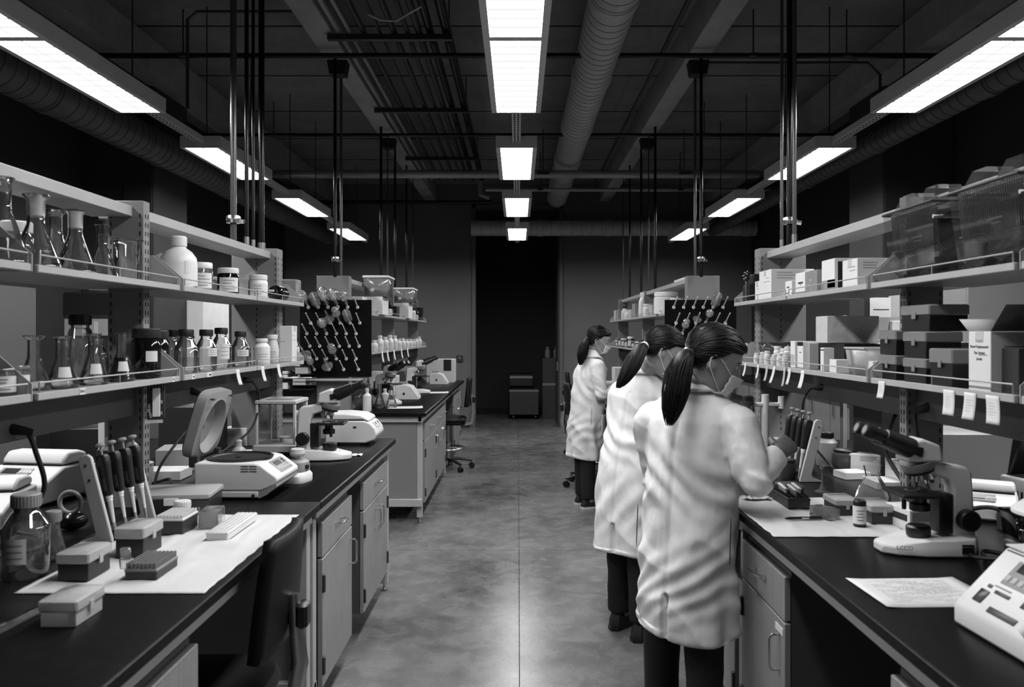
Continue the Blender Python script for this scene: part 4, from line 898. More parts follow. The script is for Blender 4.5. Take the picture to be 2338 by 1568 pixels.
# ------------------------------------------------------------------ near right rack
def cage(loc, label, L_=.33, D=.2, Hh=.235, pups=3):
    t = thing('animal_cage', label, 'cage', loc)          # origin: aisle-side middle of the base, long axis along y
    o = lambda a, z, q: [(q + .0 + (x + .5) * (D - 2 * q), y * (L_ / 2 - q), z) for x, y in ((-.5, -1), (.5, -1), (.5, 1), (-.5, 1))]
    MB().loft([o(0, 0, .022), o(0, Hh, .0)], cap=False).build('tub_wall', glass('cage_plastic', .93, .04, 1.5, 1.6, .015, .9), t)
    MB().b2((.022, -L_ / 2 + .022, .001), (D - .022, L_ / 2 - .022, .005)).build('tub_floor', CLEAR, t)
    def bed(u, v): return (.026 + (D - .052) * u, (v - .5) * (L_ - .05), .008 + .05 * max(0, noise.noise((u * 2.4 + loc[1] * 3, v * 3.2, 5)) + .25) )
    MB().grid(bed, 24, 24).build('bedding', M('bedding', .6, .95, var=.35, scale=140, bump=.6, bscale=250), t)
    for k in range(pups): MB().ball((.07 + .03 * k, -.08 + .08 * k, .045), .03, 12, (1, 1.3, .9)).build('nest_lump', M('bedding_dark', .2, .9, var=.3, scale=90), t)
    rim = MB(); rim.tube([(0, -L_ / 2, Hh), (D, -L_ / 2, Hh), (D, L_ / 2, Hh), (0, L_ / 2, Hh)], .005, 8, closed=True); rim.build('lid_frame', DARKMET, t)
    # hanging wire hopper behind the aisle-side wall, and wire top
    n = 30
    for k in range(n):
        y = -L_ / 2 + .02 + (L_ - .04) * k / (n - 1)
        MB().tube([(.02, y, Hh), (.032, y, Hh - .135), (.05, y, Hh - .15)], .0021, 5).build('wire', M('wire_metal', .5, .35, .5), t)
    for k in range(14):
        x = .01 + (D - .02) * k / 13; MB().tube([(x, -L_ / 2, Hh + .004), (x, L_ / 2, Hh + .004)], .0018, 5).build('wire', M('wire_metal', .5, .35, .5), t)
    for z in (Hh - .02, Hh - .13): MB().tube([(.025, -L_ / 2 + .015, z), (.025, L_ / 2 - .015, z)], .0022, 6).build('cross_wire', CHROME, t)
    for sy, w_ in ((.075, .05), (-.085, .05)):
        b = [(.02, sy - w_, Hh + .007), (.115, sy - w_, Hh + .007), (.115, sy + w_, Hh + .007), (.02, sy + w_, Hh + .007)]
        c = [(.04, sy - w_ * .7, Hh + .058), (.115, sy - w_ * .7, Hh + .058), (.115, sy + w_ * .7, Hh + .058), (.04, sy + w_ * .7, Hh + .058)]
        MB().loft([b, c]).build('bottle_hood', glass('hood_plastic', .93, .08, 1.5, 1.8, .05, .9), t)
    MB().tube([(.06, -L_ / 2 + .03, Hh + .01), (.06, L_ / 2 - .03, Hh + .012)], .012, 10).build('water_tube', CLEAR, t)
    MB().b2((.018, -.07, Hh - .1), (.02, .0, Hh - .095)).build('card_edge', PAPER, t); MB().b2((.018, -.06, Hh - .112), (.02, -.015, Hh - .109)).build('card_edge', PAPER, t)
    MB().tube([(.0, -L_ / 2 - .006, Hh - .05), (.05, -L_ / 2 - .006, Hh - .05), (.06, -L_ / 2 - .012, Hh - .05), (.12, -L_ / 2 - .006, Hh - .05)], .006, 8).build('drinking_spout', CHROME, t)
    return t
cage((1.275, 2.618, ZUs), 'clear plastic animal cage with wire lid, farther of the two on the right shelf')
cage((1.275, 2.195, ZUs), 'clear plastic animal cage with wire lid, nearer of the two on the right shelf', pups=2)
cage((1.275, 1.80, ZUs), 'animal cage cut by the right edge of the picture')
# upper right shelf, farther bay
carton((1.40, 4.16, ZUs), .22, .20, .155, 'big white carton on the upper right shelf', CARD)
carton((1.35, 4.33, ZUs), .1, .08, .11, 'narrow white box edge behind the big white carton', CARD)
def valve_cluster(loc, label):
    t = thing('valve_block', label, 'instrument', loc)
    MB().b2((-.05, -.06, 0), (.06, .06, .10), .006).build('block', BLACK, t); MB().b2((-.02, -.05, .1), (.06, .06, .16), .006).build('upper_block', BLACK, t)
    for k, (y, z) in enumerate(((-.045, .155), (-.015, .165), (.015, .15), (-.03, .135), (.0, .13))):
        MB().ball((-.05, y, z), .014, 10).build('knob', M('glossy_black', .008, .12, coat=.6), t)
    MB().cyl((-.055, -.03, .0), (-.055, -.03, .12), .006, n=8).build('rod', CHROME, t)
valve_cluster((1.335, 4.5, ZUs), 'black valve block with knobs at the far end of the right shelf')
BARC = M('barcode_ink', .03, .8)
carton((1.315, Yx(1822, 1.315), ZUs), .09, .09, .072, 'low white box with a dark slot, upper right shelf', CARD, band=[('-x', .35, .75, .55, .63, BARC)])
carton((1.325, Yx(1852, 1.325), ZUs), .1, .12, .10, 'taller white box with a dark slot mark, upper right shelf', CARD, band=[('-x', .2, .7, .5, .58, BARC), ('-x', .4, .45, .42, .5, BARC)])
carton((1.335, Yx(1884, 1.335), ZUs), .11, .1, .1, 'plastic-wrapped pack between boxes, upper right shelf', M('shrink_wrap', .35, .12, coat=.8, bump=.5, bscale=30))
tb = carton((1.34, Yx(1924, 1.34), ZUs), .12, .14, .13, 'white box with dark lower half and black tin front, upper right shelf', CARD, band=[('-x', 0, 1, 0, .35, GREYP), ('-x', 0, .55, .1, 1.0, CARD), ('y', .1, .9, .05, .9, M('tin_gloss', .03, .2, .3))])
carton((1.36, Yx(1975, 1.36), ZUs), .12, .14, .115, 'plain pale carton behind the shelf bracket, upper right shelf', CARD)
carton((1.62, 3.3, 1.995), .1, .3, .02, 'white paper box lid resting on the right top rail', CARD)
carton((1.56, 2.62, 1.995), .06, .18, .012, 'thin white card lying on the right top rail by the cages', CARD)
# lower right shelf, nearer bay: dark storage boxes
z = ZLs
def sbox(px, X, z, w_, d_, h_, nm): return tipbox((X, Yx(px, X), z), d_, w_, h_, nm, BLACK, M('smoky_lid', .22, .3, coat=.2), lidf=.36, latch='y', rz=-90)
sbox(2062, 1.345, z, .115, .13, .085, 'lower dark box of the left pair on the lower right shelf')
sbox(2062, 1.345, z + .086, .115, .13, .085, 'upper dark box of the left pair on the lower right shelf')
sbox(2128, 1.34, z, .12, .15, .08, 'bottom dark box of the middle stack on the right shelf')
sbox(2128, 1.34, z + .081, .12, .15, .085, 'middle dark box of the middle stack on the right shelf')
sbox(2132, 1.36, z + .167, .13, .19, .085, 'top dark box of the middle stack on the right shelf')
sbox(2192, 1.31, z, .12, .13, .115, 'dark box with clear latch in front of the middle stack')
bx_ = carton((1.335, Yx(2290, 1.335), z), .13, .105, .165, 'white box printed with a product name beside the dark boxes', CARD, rz=0, open_=True)
for k, s_ in enumerate(('Oxygen', 'Brand Replacement', 'Tips System', 'Sterile')):
    text(s_, .011, (-.0656, -.0, .14 - .017 * k), (90, 0, -90), INK, bx_)
MB().add([(-.065, -.0525, .165), (.065, -.0525, .165), (.065, -.12, .235), (-.065, -.12, .235)], [(0, 1, 2, 3)]).build('flap', DGREY, bx_, solid=.001)
MB().add([(-.065, .0525, .165), (.065, .0525, .165), (.065, .10, .2), (-.065, .10, .2)], [(0, 1, 2, 3)]).build('flap', PAPERG, bx_, solid=.001)
carton((1.36, Yx(2345, 1.36), z), .12, .12, .12, 'dark rounded carrier at the right edge, lower shelf', DGREY)
# lower right shelf, middle bay
wr = M('wrapped_white', .62, .35, bump=.6, bscale=18, coat=.3)
carton((1.42, 3.44, z + .12), .22, .13, .115, 'plastic-wrapped carton lying on top of the dark boxes, lower right shelf', wr, cat='box')
carton((1.345, Yx(1834, 1.345), z), .1, .06, .125, 'pale narrow carton, leftmost of the middle bay, right shelf', CARD, band=[('-x', .1, .9, .1, .5, PAPERG)])
carton((1.325, Yx(1852, 1.325), z), .1, .07, .122, 'white carton with black top band, lower right shelf', CARD, band=[('-x', 0, 1, .86, 1, BLACK), ('-x', .3, .6, .6, .63, INK)])
carton((1.36, Yx(1873, 1.36), z), .12, .06, .118, 'grey carton behind the black-banded one', PAPERG)
carton((1.32, Yx(1890, 1.32), z), .05, .035, .1, 'slim white carton standing beside the dark block', CARD, band=[('-x', 0, 1, .88, .93, INK)])
carton((1.44, 3.42, z), .2, .3, .118, 'black storage case under the wrapped carton', BLACK)
carton((1.315, Yx(1921, 1.315), z), .07, .07, .055, 'small white box with a pen stroke, front of lower right shelf', CARD, band=[('-x', .2, .6, .5, .55, INK)])
def tub(loc, w_, d_, h_, label, lid=None, body=None, name='plastic_tub', rz=0):
    t = thing(name, label, 'tub', loc, rz)
    o = lambda z, q: [(x * (w_ / 2 - q), y * (d_ / 2 - q), z) for x, y in ((-1, -1), (1, -1), (1, 1), (-1, 1))]
    MB().loft([o(0, .012), o(h_, 0)], cap=False).build('tub_wall', body or FROST, t, solid=.002); MB().loft([o(.001, .013), o(.003, .013)]).build('tub_floor', body or FROST, t)
    MB().tube(o(h_, -.002), .004, 6, closed=True).build('rim', body or FROST, t)
    if lid: MB().b2((-w_ / 2 - .008, -d_ / 2 - .008, h_), (w_ / 2 + .008, d_ / 2 + .008, h_ + .022), .005).build('lid', lid, t)
    return t
tub((1.335, 2.98, z), .15, .17, .105, 'open frosted plastic tub on the lower right shelf')
tissue((1.29, 2.86, z + .03), 'crumpled white wrapper beside the frosted tub', .7, 80)
carton((1.50, 2.83, z), .12, .2, .13, 'clear-lidded dark case behind the shelf bracket', DGREY)
carton((1.30, 2.885, z), .05, .045, .06, 'little white packet at the shelf bracket, lower right', CARD)
# lower right shelf, far bay: small bottles
bottle((1.325, Yx(1703, 1.325), z), .105, .014, 'tall thin white tube at the far end of the lower right shelf', WHITE, WHITE, capr=.012)
tub((1.40, 4.30, z), .15, .16, .11, 'smoky open plastic tub holding vials, far right shelf', None, glass('smoky', .6, .1, 1.45, 1.0, .2, .4))
bottle((1.55, 4.05, z), .225, .03, 'slender glass cylinder behind the small bottles, right shelf', CLEAR, GLASSB, neck=.3, capr=.014, caph=.02)
names = ['first', 'second', 'third', 'fourth', 'fifth', 'sixth', 'seventh', 'eighth', 'ninth', 'tenth', 'eleventh', 'twelfth', 'thirteenth', 'fourteenth']
for k, px in enumerate((1728, 1742, 1752, 1768, 1781, 1794)):
    bottle((1.30, Yx(px, 1.30), z), .055 + .008 * (k % 3), .017 + .003 * (k % 2), '%s little white bottle from the far end, front row of right shelf' % names[k], WHITE, (WHITE, M('pale_plastic', .55, .5))[k % 2], lab=(.2, .6, 100), capr=.013, neck=.72, caph=.2)
for k, px in enumerate((1762, 1776, 1790, 1800)):
    bottle((1.36, Yx(px, 1.36), z), .085 + .01 * (k % 2), .022, '%s small white jar of the second row, lower right shelf' % names[k], WHITE, WHITE, lab=(.25, .6, 100), capr=.018, neck=.72, caph=.2)
for k, px in enumerate((1772, 1786, 1796)):
    bottle((1.43, Yx(px, 1.43), z), .11, .026, '%s larger white bottle at the back, lower right shelf' % names[k], (WHITE, GREYP, WHITE)[k], WHITE, capr=.02, neck=.72, caph=.2)
carton((1.52, 3.75, z), .04, .1, .14, 'white binder edge standing behind the dark block', CARD)
carton((1.46, 3.68, z), .1, .08, .12, 'black block behind the small white bottles', BLACK)
carton((1.52, 3.95, z), .1, .12, .1, 'dark grey block behind the white jars', DGREY)
# hanging notes on the right lip
XN = XS - .003
for px, w_, h_, tl, ln, nm in ((1702, .026, .07, .1, 0, 'blank white tag nearest the masked face, right shelf'), (1731, .024, .07, 0, 0, 'plain white tag second from the far end'), (1751, .028, .075, .05, 4, 'printed grey tag third from the far end'), (1768, .03, .08, .35, 0, 'slanting white tag fourth from the far end'), (1791, .022, .085, 0, 5, 'narrow patterned tag fifth from the far end'), (1803, .028, .072, .1, 4, 'white tag with faint writing sixth from the far end'), (1833, .036, .078, .15, 0, 'wide blank white tag seventh from the far end')):
    note((XN, Yx(px, XN), ZLO - .006), w_, h_, nm, -86, -tl, .012, ln, PAPERG if 'grey' in nm or 'patterned' in nm else PAPER)
for px, w_, h_, tl, ln, nm in ((2013, .055, .058, .0, 6, 'note with handwriting under the first dark boxes'), (2166, .07, .072, .12, 6, 'wide handwritten note, left of three on the right shelf'), (2215, .068, .074, 0, 5, 'handwritten note in the middle of three on the right shelf'), (2265, .07, .074, .2, 5, 'slanted handwritten note, rightmost of three')):
    note((XN, Yx(px, XN), ZLO - .008), w_ * .8, h_, nm, -88, tl, .008, ln)
# ------------------------------------------------------------------ near right bench
pad((0, 0, ZB), .795, 1.235, 2.47, 3.06, 'white absorbent paper spread on the right bench')
microscope((1.165, 2.31, ZB), 180, 'large pale microscope in the right foreground', .93, M('microscope_paint', .74, .4, bump=.03, bscale=500), 'ECCO', .02)
sheet((.985, 1.945, ZB), .28, .215, 'printed sheet of paper on the right bench', 2, 22)
def panel_device(loc, rz, label):
    t = thing('control_unit', label, 'instrument', loc, rz)     # local -x is the user side, y along the bench
    b = MB().prism([(0, .004), (.30, .004), (.30, .17), (.135, .17), (.118, .163), (.006, .052), (0, .04)], -.135, .135).build('body', IVORY, t, bevel=.006)
    A = Vector((.006, 0, .052)); B = Vector((.118, 0, .163)); d = (B - A); ang = -math.degrees(math.atan2(d.z, d.x))
    def on_panel(u, y, w_, h_, name, mat, z=.001, par=t):
        q = MB(); p = A + d * u; q.at((p.x, y, p.z), ry=ang); q.box((0, 0, z), (h_, w_, .002), .0005); return q.build(name, mat, par)
    k = on_panel(.70, -.015, .17, .062, 'keypad', GREYP); on_panel(.80, .005, .10, .022, 'display', BLACK, .0025, k)
    for i in range(8): on_panel(.60, .06 - .02 * i, .013, .016, 'key', M('key_grey', .45, .5), .0025, k)
    on_panel(.36, .04, .045, .008, 'label_strip', DGREY); on_panel(.36, -.045, .05, .016, 'label_strip', DGREY); on_panel(.40, .085, .012, .008, 'mark', DGREY); on_panel(.44, .05, .05, .003, 'print', GREYP)
    on_panel(.22, .085, .026, .032, 'power_button', BLACK, .002)
    on_panel(.10, .0, .085, .014, 'nameplate', DGREY)
    MB().b2((.118, -.134, .1695), (.30, .134, .172)).build('top_cover', WHITE, t)
    on_panel(.985, 0, .25, .003, 'panel_seam', DGREY)
    MB().tube([(-.006, -.10, .06), (.03, -.12, .1), (.09, -.13, .13)], [.02, .03, .02], 12).build('side_arm', IVORY, t)
    return t
panel_device((.955, 1.60, ZB), 3, 'ivory control unit with keypad in the bottom right corner')
pipette_stand((1.245, 3.39, ZB), -1, .30, 'grey pipette stand on the right bench near the gloved hand', ['black pipette nearest the viewer on the right stand', 'second black pipette on the right stand', 'third black pipette on the right stand', 'black pipette beside the gloved hand'])
tiprack((1.005, 2.945, ZB + .006), .08, .2, .035, 'dark tip rack with standing comb strips on the right paper', (5, 14), DGREY, M('tip_holes', .02, .6))
for k, (x, y) in enumerate(((.98, 2.95), (1.005, 2.92), (1.03, 2.95))):
    t = thing('tube_strip', '%s white strip of small tubes in the dark rack' % names[k], 'strip', (x, y, ZB + .043), 84)
    for i in range(9): MB().lathe([(.002, 0), (.004, .004), (.004, .022)], (-.052 + .013 * i, 0, 0), 8).build('tube', FROST, t)
    MB().b2((-.058, -.006, .022), (.058, .006, .028), .002).build('cap_strip', WHITE, t)
tipbox((1.07, 3.14, ZB + .006), .085, .115, .035, 'flat dark rack behind the tube strips', DGREY, M('rack_lid', .07, .5))
slide_box((1.045, 2.715, ZB + .006), 'clear plastic staining dish on the right paper', 25, .05, .09, .035)
tipbox((1.135, 2.80, ZB + .006), .085, .12, .055, 'dark tip box with frosted lid beside the small canister', DGREY, FROST, latch='y')
tipbox((1.205, 2.68, ZB + .006), .09, .13, .062, 'second dark tip box, partly behind the right microscope', DGREY, FROST, latch='y')
def canister(loc, label):
    t = thing('canister', label, 'canister', loc)
    MB().lathe([(.019, 0), (.0205, .003), (.0205, .078), (.019, .081), (.001, .081)], (0, 0, 0), 24).build('body', BLACK, t)
    MB().lathe([(.0185, .081), (.0175, .085), (.001, .086)], (0, 0, 0), 24).build('cap', CHROME, t)
    l = patch(.0211, .008, .066, face(loc), 200, 14).build('paper_label', PAPER, t); q = MB()
    for k in range(4):
        zz = .02 + .01 * k; q.add(patch(.0216, zz, zz + .002, face(loc) + 10, 50 + 20 * (k % 2), 5).v, [(i, i + 1, i + 7, i + 6) for i in range(5)])
    q.build('print', INK, l)
canister((1.115, 2.60, ZB + .006), 'small black canister with paper label on the right paper')
def pen(loc, rz, label):
    t = thing('pen', label, 'pen', loc, rz)
    MB().tube([(-.062, 0, .0055), (-.058, 0, .0055), (-.045, 0, .0055), (.055, 0, .0055), (.066, 0, .0055)], [.001, .003, .0052, .0052, .0045], 12).build('barrel', BLACK, t)
    MB().b2((.025, -.0015, .0105), (.064, .0015, .012)).build('clip', DGREY, t); MB().b2((-.005, -.0054, .004), (.02, -.005, .008)).build('print', PAPER, t)
pen((.958, 2.68, ZB + .006), 2, 'black ballpoint pen lying on the right paper')
tissue((.90, 3.02, ZB + .006), 'folded white wipe at the corner of the right paper', 1.0, 10)
carton((1.275, 2.60, ZB), .08, .13, .07, 'white box with printed front behind the right microscope base', CARD, rz=8, band=[('-x', .1, .9, .45, .75, DGREY), ('y', .1, .9, .5, .9, GREYP)])
def bag(loc, label, rz=0):
    t = thing('clear_bag', label, 'bag', loc, rz)
    rings = [[(a * math.cos(2 * math.pi * k / 16) * (1 + .3 * noise.noise((k, z * 20, 1))), b * math.sin(2 * math.pi * k / 16) * (1 + .3 * noise.noise((k, z * 20, 9))), z) for k in range(16)] for a, b, z in ((.06, .04, 0), (.065, .045, .03), (.05, .03, .07), (.025, .015, .11), (.035, .02, .15))]
    MB().loft(rings, cap=False).build('film', CLEAR, t)
bag((1.30, 2.92, ZB), 'crumpled clear plastic bag between the right-hand boxes')
for k, (px, py, w_, d_, h_, m_, nm, rz) in enumerate(((1985, 1080, .16, .09, .09, CARD, 'pale carton stacked beside the clear bag', -20), (2010, 1060, .13, .1, .12, M('foil2', .45, .4), 'carton with dark stripes under the right eyepieces', 15), (2075, 1105, .14, .12, .1, CARD, 'plain white box behind the right microscope', 5), (2040, 1110, .2, .14, .03, PAPERG, 'flat grey pad behind the right microscope stage', 0), (1945, 1090, .12, .1, .03, CARD, 'low white tray beside the right pipette stand', 10))):
    p = on(px, py, ZB); carton(p, w_, d_, h_, nm, m_, rz=rz, band=[('y', .1, .8, .3, .45, DGREY)] if 'stripes' in nm else None)
def tube_stand(loc, label):
    t = thing('cylinder_stand', label, 'stand', loc)
    MB().lathe([(.055, 0), (.055, .012), (.02, .018)], (0, 0, 0), 20).build('foot', IVORY, t)
    MB().cyl((0, 0, .015), (0, 0, .33), .018, n=14).build('column', IVORY, t)
    MB().b2((-.06, -.012, .27), (.09, .012, .29), .004).build('cross_arm', IVORY, t); MB().cyl((.08, 0, .26), (.08, 0, .32), .016, n=12).build('arm_end', IVORY, t)
    MB().cyl((-.09, -.01, .06), (-.09, -.01, .3), .034, n=20).build('glass_cylinder', glass('cyl_glass', .8, .05, 1.45, 1.2, .15, .4), t)
    MB().box((-.09, -.02, .3), (.05, .04, .05), .008).build('clamp', BLACK, t); MB().b2((-.10, -.04, .16), (-.085, -.034, .28), .003).build('strap', BLACK, t)
tube_stand((1.235, 3.98, ZB), 'ivory stand holding a grey cylinder behind the gloved hand')
for k, (px, py, w_, d_, h_, m_, nm) in enumerate(((1712, 1000, .18, .14, .13, IVORY, 'ivory instrument with sloping lid beyond the masked person'), (1720, 1040, .16, .12, .07, BLACK, 'black keypad device in front of the ivory instrument'), (1745, 1015, .2, .14, .05, CARD, 'white tray behind the gloved hand'))):
    carton(on(px, py, ZB), w_, d_, h_, nm, m_, band=[('y', .1, .9, .2, .5, CARD)] if k == 0 else None)
bottle(on(1800, 1092, ZB), .085, .03, 'small dark cup in front of the right pipettes', DGREY, DGREY, neck=.8, capr=.03, caph=.06)
bottle(on(1888, 1062, ZB), .16, .05, 'grey round container behind the right pipette stand', BLACK, GREYP, neck=.7, capr=.03)
bottle(on(1930, 1075, ZB), .10, .06, 'wide dark glass jar under the right eyepieces', BLACK, glass('smoky', .6, .1, 1.45, 1.0, .2, .4), neck=.8, capr=.05, caph=.1)
def loupe(loc, label):
    t = thing('glass_dispenser', label, 'dispenser', loc)
    MB().lathe([(.001, 0), (.03, 0), (.012, .01), (.004, .03), (.004, .09), (.012, .1), (.012, .115)], (0, 0, 0), 14).build('stem', CLEAR, t)
    MB().tube([(.0, 0, .1), (.03, 0, .104), (.05, 0, .09)], .003, 6).build('spout', CLEAR, t)
loupe(on(1877, 1122, ZB), 'thin clear dispenser stem beside the right pipette stand')
# right edge of the bench
tub((1.36, 2.02, ZB), .17, .17, .17, 'smoky plastic canister with white domed lid at the right edge', None, glass('smoky2', .35, .05, 1.5, 1.4), 'canister_tub')
t = thing('domed_lid', 'white domed lid on the smoky canister at the right edge', 'lid', (1.36, 2.02, ZB + .174)); MB().lathe([(.095, 0), (.095, .008), (.07, .028), (.03, .036), (.001, .037)], (0, 0, 0), 30).build('dome', WHITE, t)
cord([(1.395, Yx(2125, 1.4), 1.285), (1.36, Yx(2098, 1.37), 1.265), (1.36, Yx(2093, 1.36), 1.2), (1.40, 2.75, 1.05), (1.42, 2.7, .93)], .006, 'black power cord hanging behind the right microscope')
cord([(1.395, Yx(1882, 1.4), 1.29), (1.36, Yx(1850, 1.36), 1.275), (1.33, Yx(1838, 1.34), 1.2), (1.36, 3.75, 1.05), (1.42, 3.6, .93)], .0055, 'black power cord curving behind the right pipettes')
cord([(1.46, 3.05, 1.24), (1.42, 3.02, 1.2), (1.40, 3.04, 1.1), (1.42, 3.0, 1.02), (1.45, 2.9, .93)], .008, 'thick black hose looping behind the right eyepieces', plug=False)
cord([(1.30, 2.28, .912), (1.26, 2.2, .915), (1.32, 2.12, .93), (1.38, 2.2, .912), (1.33, 2.27, .912), (1.28, 2.18, .912)], .006, 'coil of black cable beside the right microscope foot', plug=False)
cord([(1.31, 2.45, .912), (1.36, 2.4, 1.0), (1.4, 2.3, 1.02), (1.42, 2.25, .95), (1.4, 2.2, .912)], .007, 'black cable arching behind the right microscope arm', plug=False)
# the other side of the right island
cycler((1.92, 2.78, ZB), .30, .28, .17, 'pale instrument with raised dark lid beyond the right microscope', 10, open_=True)
cycler((2.05, 2.42, ZB), .30, .28, .17, 'pale rounded reader beyond the right bench', -20)
cycler((1.62, 2.74, ZB), .17, .2, .12, 'low white device behind the right microscope arm', -30)
carton((1.62, 2.5, ZB), .14, .16, .06, 'dark tray of glassware behind the right microscope', DGREY, name='tray', cat='tray')
carton((1.8, 3.25, ZB), .34, .3, .24, 'grey screened case behind the right eyepieces', GREYP, cat='case', name='storage_case')
carton((1.62, 3.1, ZB), .16, .12, .1, 'dark jar box behind the right-hand cartons', DGREY)
carton((1.72, 3.7, ZB), .2, .3, .35, 'dark cabinet behind the right pipette stand', DGREY, name='small_cabinet', cat='cabinet')
# ------------------------------------------------------------------ drying boards at the ends of the far racks
PEGM = M('peg_white', .75, .4)
def pegboard(s, label):
    X0, Y0 = s * 1.455, 6.345
    t = thing('drying_board', label, 'rack', (X0, Y0, 1.19)); random.seed(11)
    MB().b2((-.285, 0, 0), (.285, .02, .615), .003).build('board', M('board_black', .004, .8, spec=.1), t)
    MB().b2((-.25, -.05, -.03), (.25, .02, -.012), .004).build('drip_tray', FROST, t)
    pegs = []
    rows_ = [(.555, 6, 0), (.43, 6, .03), (.345, 6, -.02), (.245, 6, .02), (.145, 6, -.02), (.06, 4, .06)]
    for z, n, off in rows_:
        for k in range(n):
            x = -.235 + .47 * (k + .25) / n + off * .6; pegs.append((x, z))
            d = Vector((0, -.15, .075)); m = MB(); m.tube([(x, 0, z), tuple(Vector((x, 0, z)) + d)], [.0058, .0045], 8)
            m.build('peg', PEGM, t); MB().ball((x, -.004, z), .0135, 10, (1, .6, 1.1)).build('peg_seat', PEGM, t)
    return pegs, (X0, Y0, 1.19)
def hung(loc, kind, label, s=1.0):
    t = thing('hung_glassware', label, 'glassware', loc, rx=61, s=s)    # local z along the peg, towards the viewer; mouth at z=0
    if kind == 0: pr = [(.014, 0), (.016, .01), (.016, .05), (.03, .075), (.036, .1), (.03, .125), (.012, .14), (.001, .141)]
    elif kind == 1: pr = [(.032, 0), (.033, .01), (.033, .1), (.028, .11), (.001, .112)]
    elif kind == 2: pr = [(.045, 0), (.012, .05), (.009, .06), (.008, .13)]
    else: pr = [(.012, 0), (.012, .04), (.028, .06), (.03, .08), (.016, .1), (.024, .12), (.026, .135), (.01, .15), (.001, .15)]
    MB().lathe(pr, (0, 0, 0), 20, cap=False).build('glass', glass('hung_glass', .9, .08, 1.5, 2.4, .25, .95), t)
pg, org = pegboard(-1, 'black drying board with white pegs and glassware, left end of far bench')
nmz = ('round flask', 'small beaker', 'glass funnel', 'bulb adapter')
for k, (i, kd, s_) in enumerate(((0, 3, 1.1), (1, 1, 1.1), (2, 0, 1.4), (3, 0, 1.3), (4, 3, 1.1), (8, 2, 1.0), (9, 3, 1.1), (14, 0, 1.1), (10, 1, 1.0), (24, 2, 1.1), (27, 3, 1.1), (30, 3, 1.0), (31, 2, 1.0))):
    if i < len(pg):
        x, z_ = pg[i]; hung((org[0] + x, org[1] - .06, org[2] + z_ + .03), kd, '%s hanging on the left drying board, %s peg of the %s row' % (nmz[kd], names[i % 6], names[i // 6]), s_)
pg, org = pegboard(1, 'black drying board with mostly bare white pegs, right end of far bench')
for k, (i, kd, s_) in enumerate(((4, 1, 1.1), (9, 0, .9), (8, 2, .8), (13, 3, 1.0))):
    x, z_ = pg[i]; hung((org[0] + x, org[1] - .06, org[2] + z_ + .03), kd, '%s hanging on the right drying board, %s peg of the %s row' % (nmz[kd], names[i % 6], names[i // 6]), s_)
# ------------------------------------------------------------------ far racks: totes, boxes and bottles
def rackclutter(s, side):
    random.seed(5 if s < 0 else 9); X = s * 1.38
    def nm(i): return names[i]
    ys_ = [6.75 + .36 * k for k in range(12)]
    if s < 0: ys_ = [y for y in ys_ if min(abs(y - 7.3), abs(y - 9.0)) >= .3]
    for k, y in enumerate(ys_):
        kind = (k * 5 + (s > 0)) % 4; hh = random.uniform(.1, .16)
        if kind == 0: carton((X, y, ZUs), .16, .2, hh, '%s loose item along the far %s upper shelf, a white carton' % (nm(k), side), (CARD, PAPERG)[k % 2])
        elif kind == 1: jar((X + s * -.04, y, ZUs), hh, .055, '%s loose item along the far %s upper shelf, a white jar' % (nm(k), side), lid=(WHITE, CAPB)[k % 2])
        elif kind == 2: bottle((X + s * -.04, y, ZUs), hh + .03, .045, '%s loose item along the far %s upper shelf, a labelled bottle' % (nm(k), side), CAPB, (AMBER, WHITE)[k % 2], lab=(.1, .5, 110))
        else: carton((X, y, ZUs), .18, .22, hh + .02, '%s loose item along the far %s upper shelf, a dark box' % (nm(k), side), (GREYP, BLACK)[k % 2], band=[('y', .2, .8, .2, .7, PAPER)])
    for k in range(14):
        y = 6.7 + .3 * k; hh = random.uniform(.07, .13); kind = (k * 3 + (s > 0)) % 3
        if kind == 0: bottle((X + s * -.06, y, ZLs), hh + .02, .036, '%s item along the far %s lower shelf, a white bottle' % (nm(k), side), WHITE, WHITE, capr=.022, lab=(.15, .5, 110))
        elif kind == 1: jar((X + s * -.05, y, ZLs), hh, .042, '%s item along the far %s lower shelf, a jar' % (nm(k), side), lid=(CAPB, WHITE)[k % 2], body=(CLEAR, AMBER)[k % 2])
        else: carton((X, y, ZLs), .14, .16, hh, '%s item along the far %s lower shelf, a small box' % (nm(k), side), (CARD, CARD, BLACK)[k % 3])
rackclutter(-1, 'left'); rackclutter(1, 'right')
carton((-1.31, 7.30, ZUs), .19, .32, .16, 'pale carton carrying the first white-lidded tote, far left shelf', CARD)
tub((-1.275, 7.30, ZUs + .162), .22, .34, .165, 'clear storage tote with white lid, nearer of two on the far left rack', WHITE, glass('tote_plastic', .92, .15, 1.45, 1.3, .3, .9), 'storage_tote')
carton((-1.31, 9.0, ZUs), .19, .32, .17, 'pale carton carrying the second white-lidded tote, far left shelf', CARD)
tub((-1.275, 9.0, ZUs + .172), .22, .34, .145, 'clear storage tote with white lid, farther of two on the far left rack', WHITE, glass('tote_plastic', .92, .15, 1.45, 1.3, .3, .9), 'storage_tote')
bottle((-1.30, 6.66, ZLs), .21, .034, 'tall dark bottle with large white label behind the drying board', BLACK, AMBER, lab=(.05, .62, 150), neck=.66)
for k, px in enumerate((872, 884, 899, 916, 930)):
    note((-XS + .003, Yx(px, -XS), ZLO - .004), .04, .1, '%s paper strip hanging from the far left shelf' % names[k], 80, .05 * (k % 2), .015, 0)
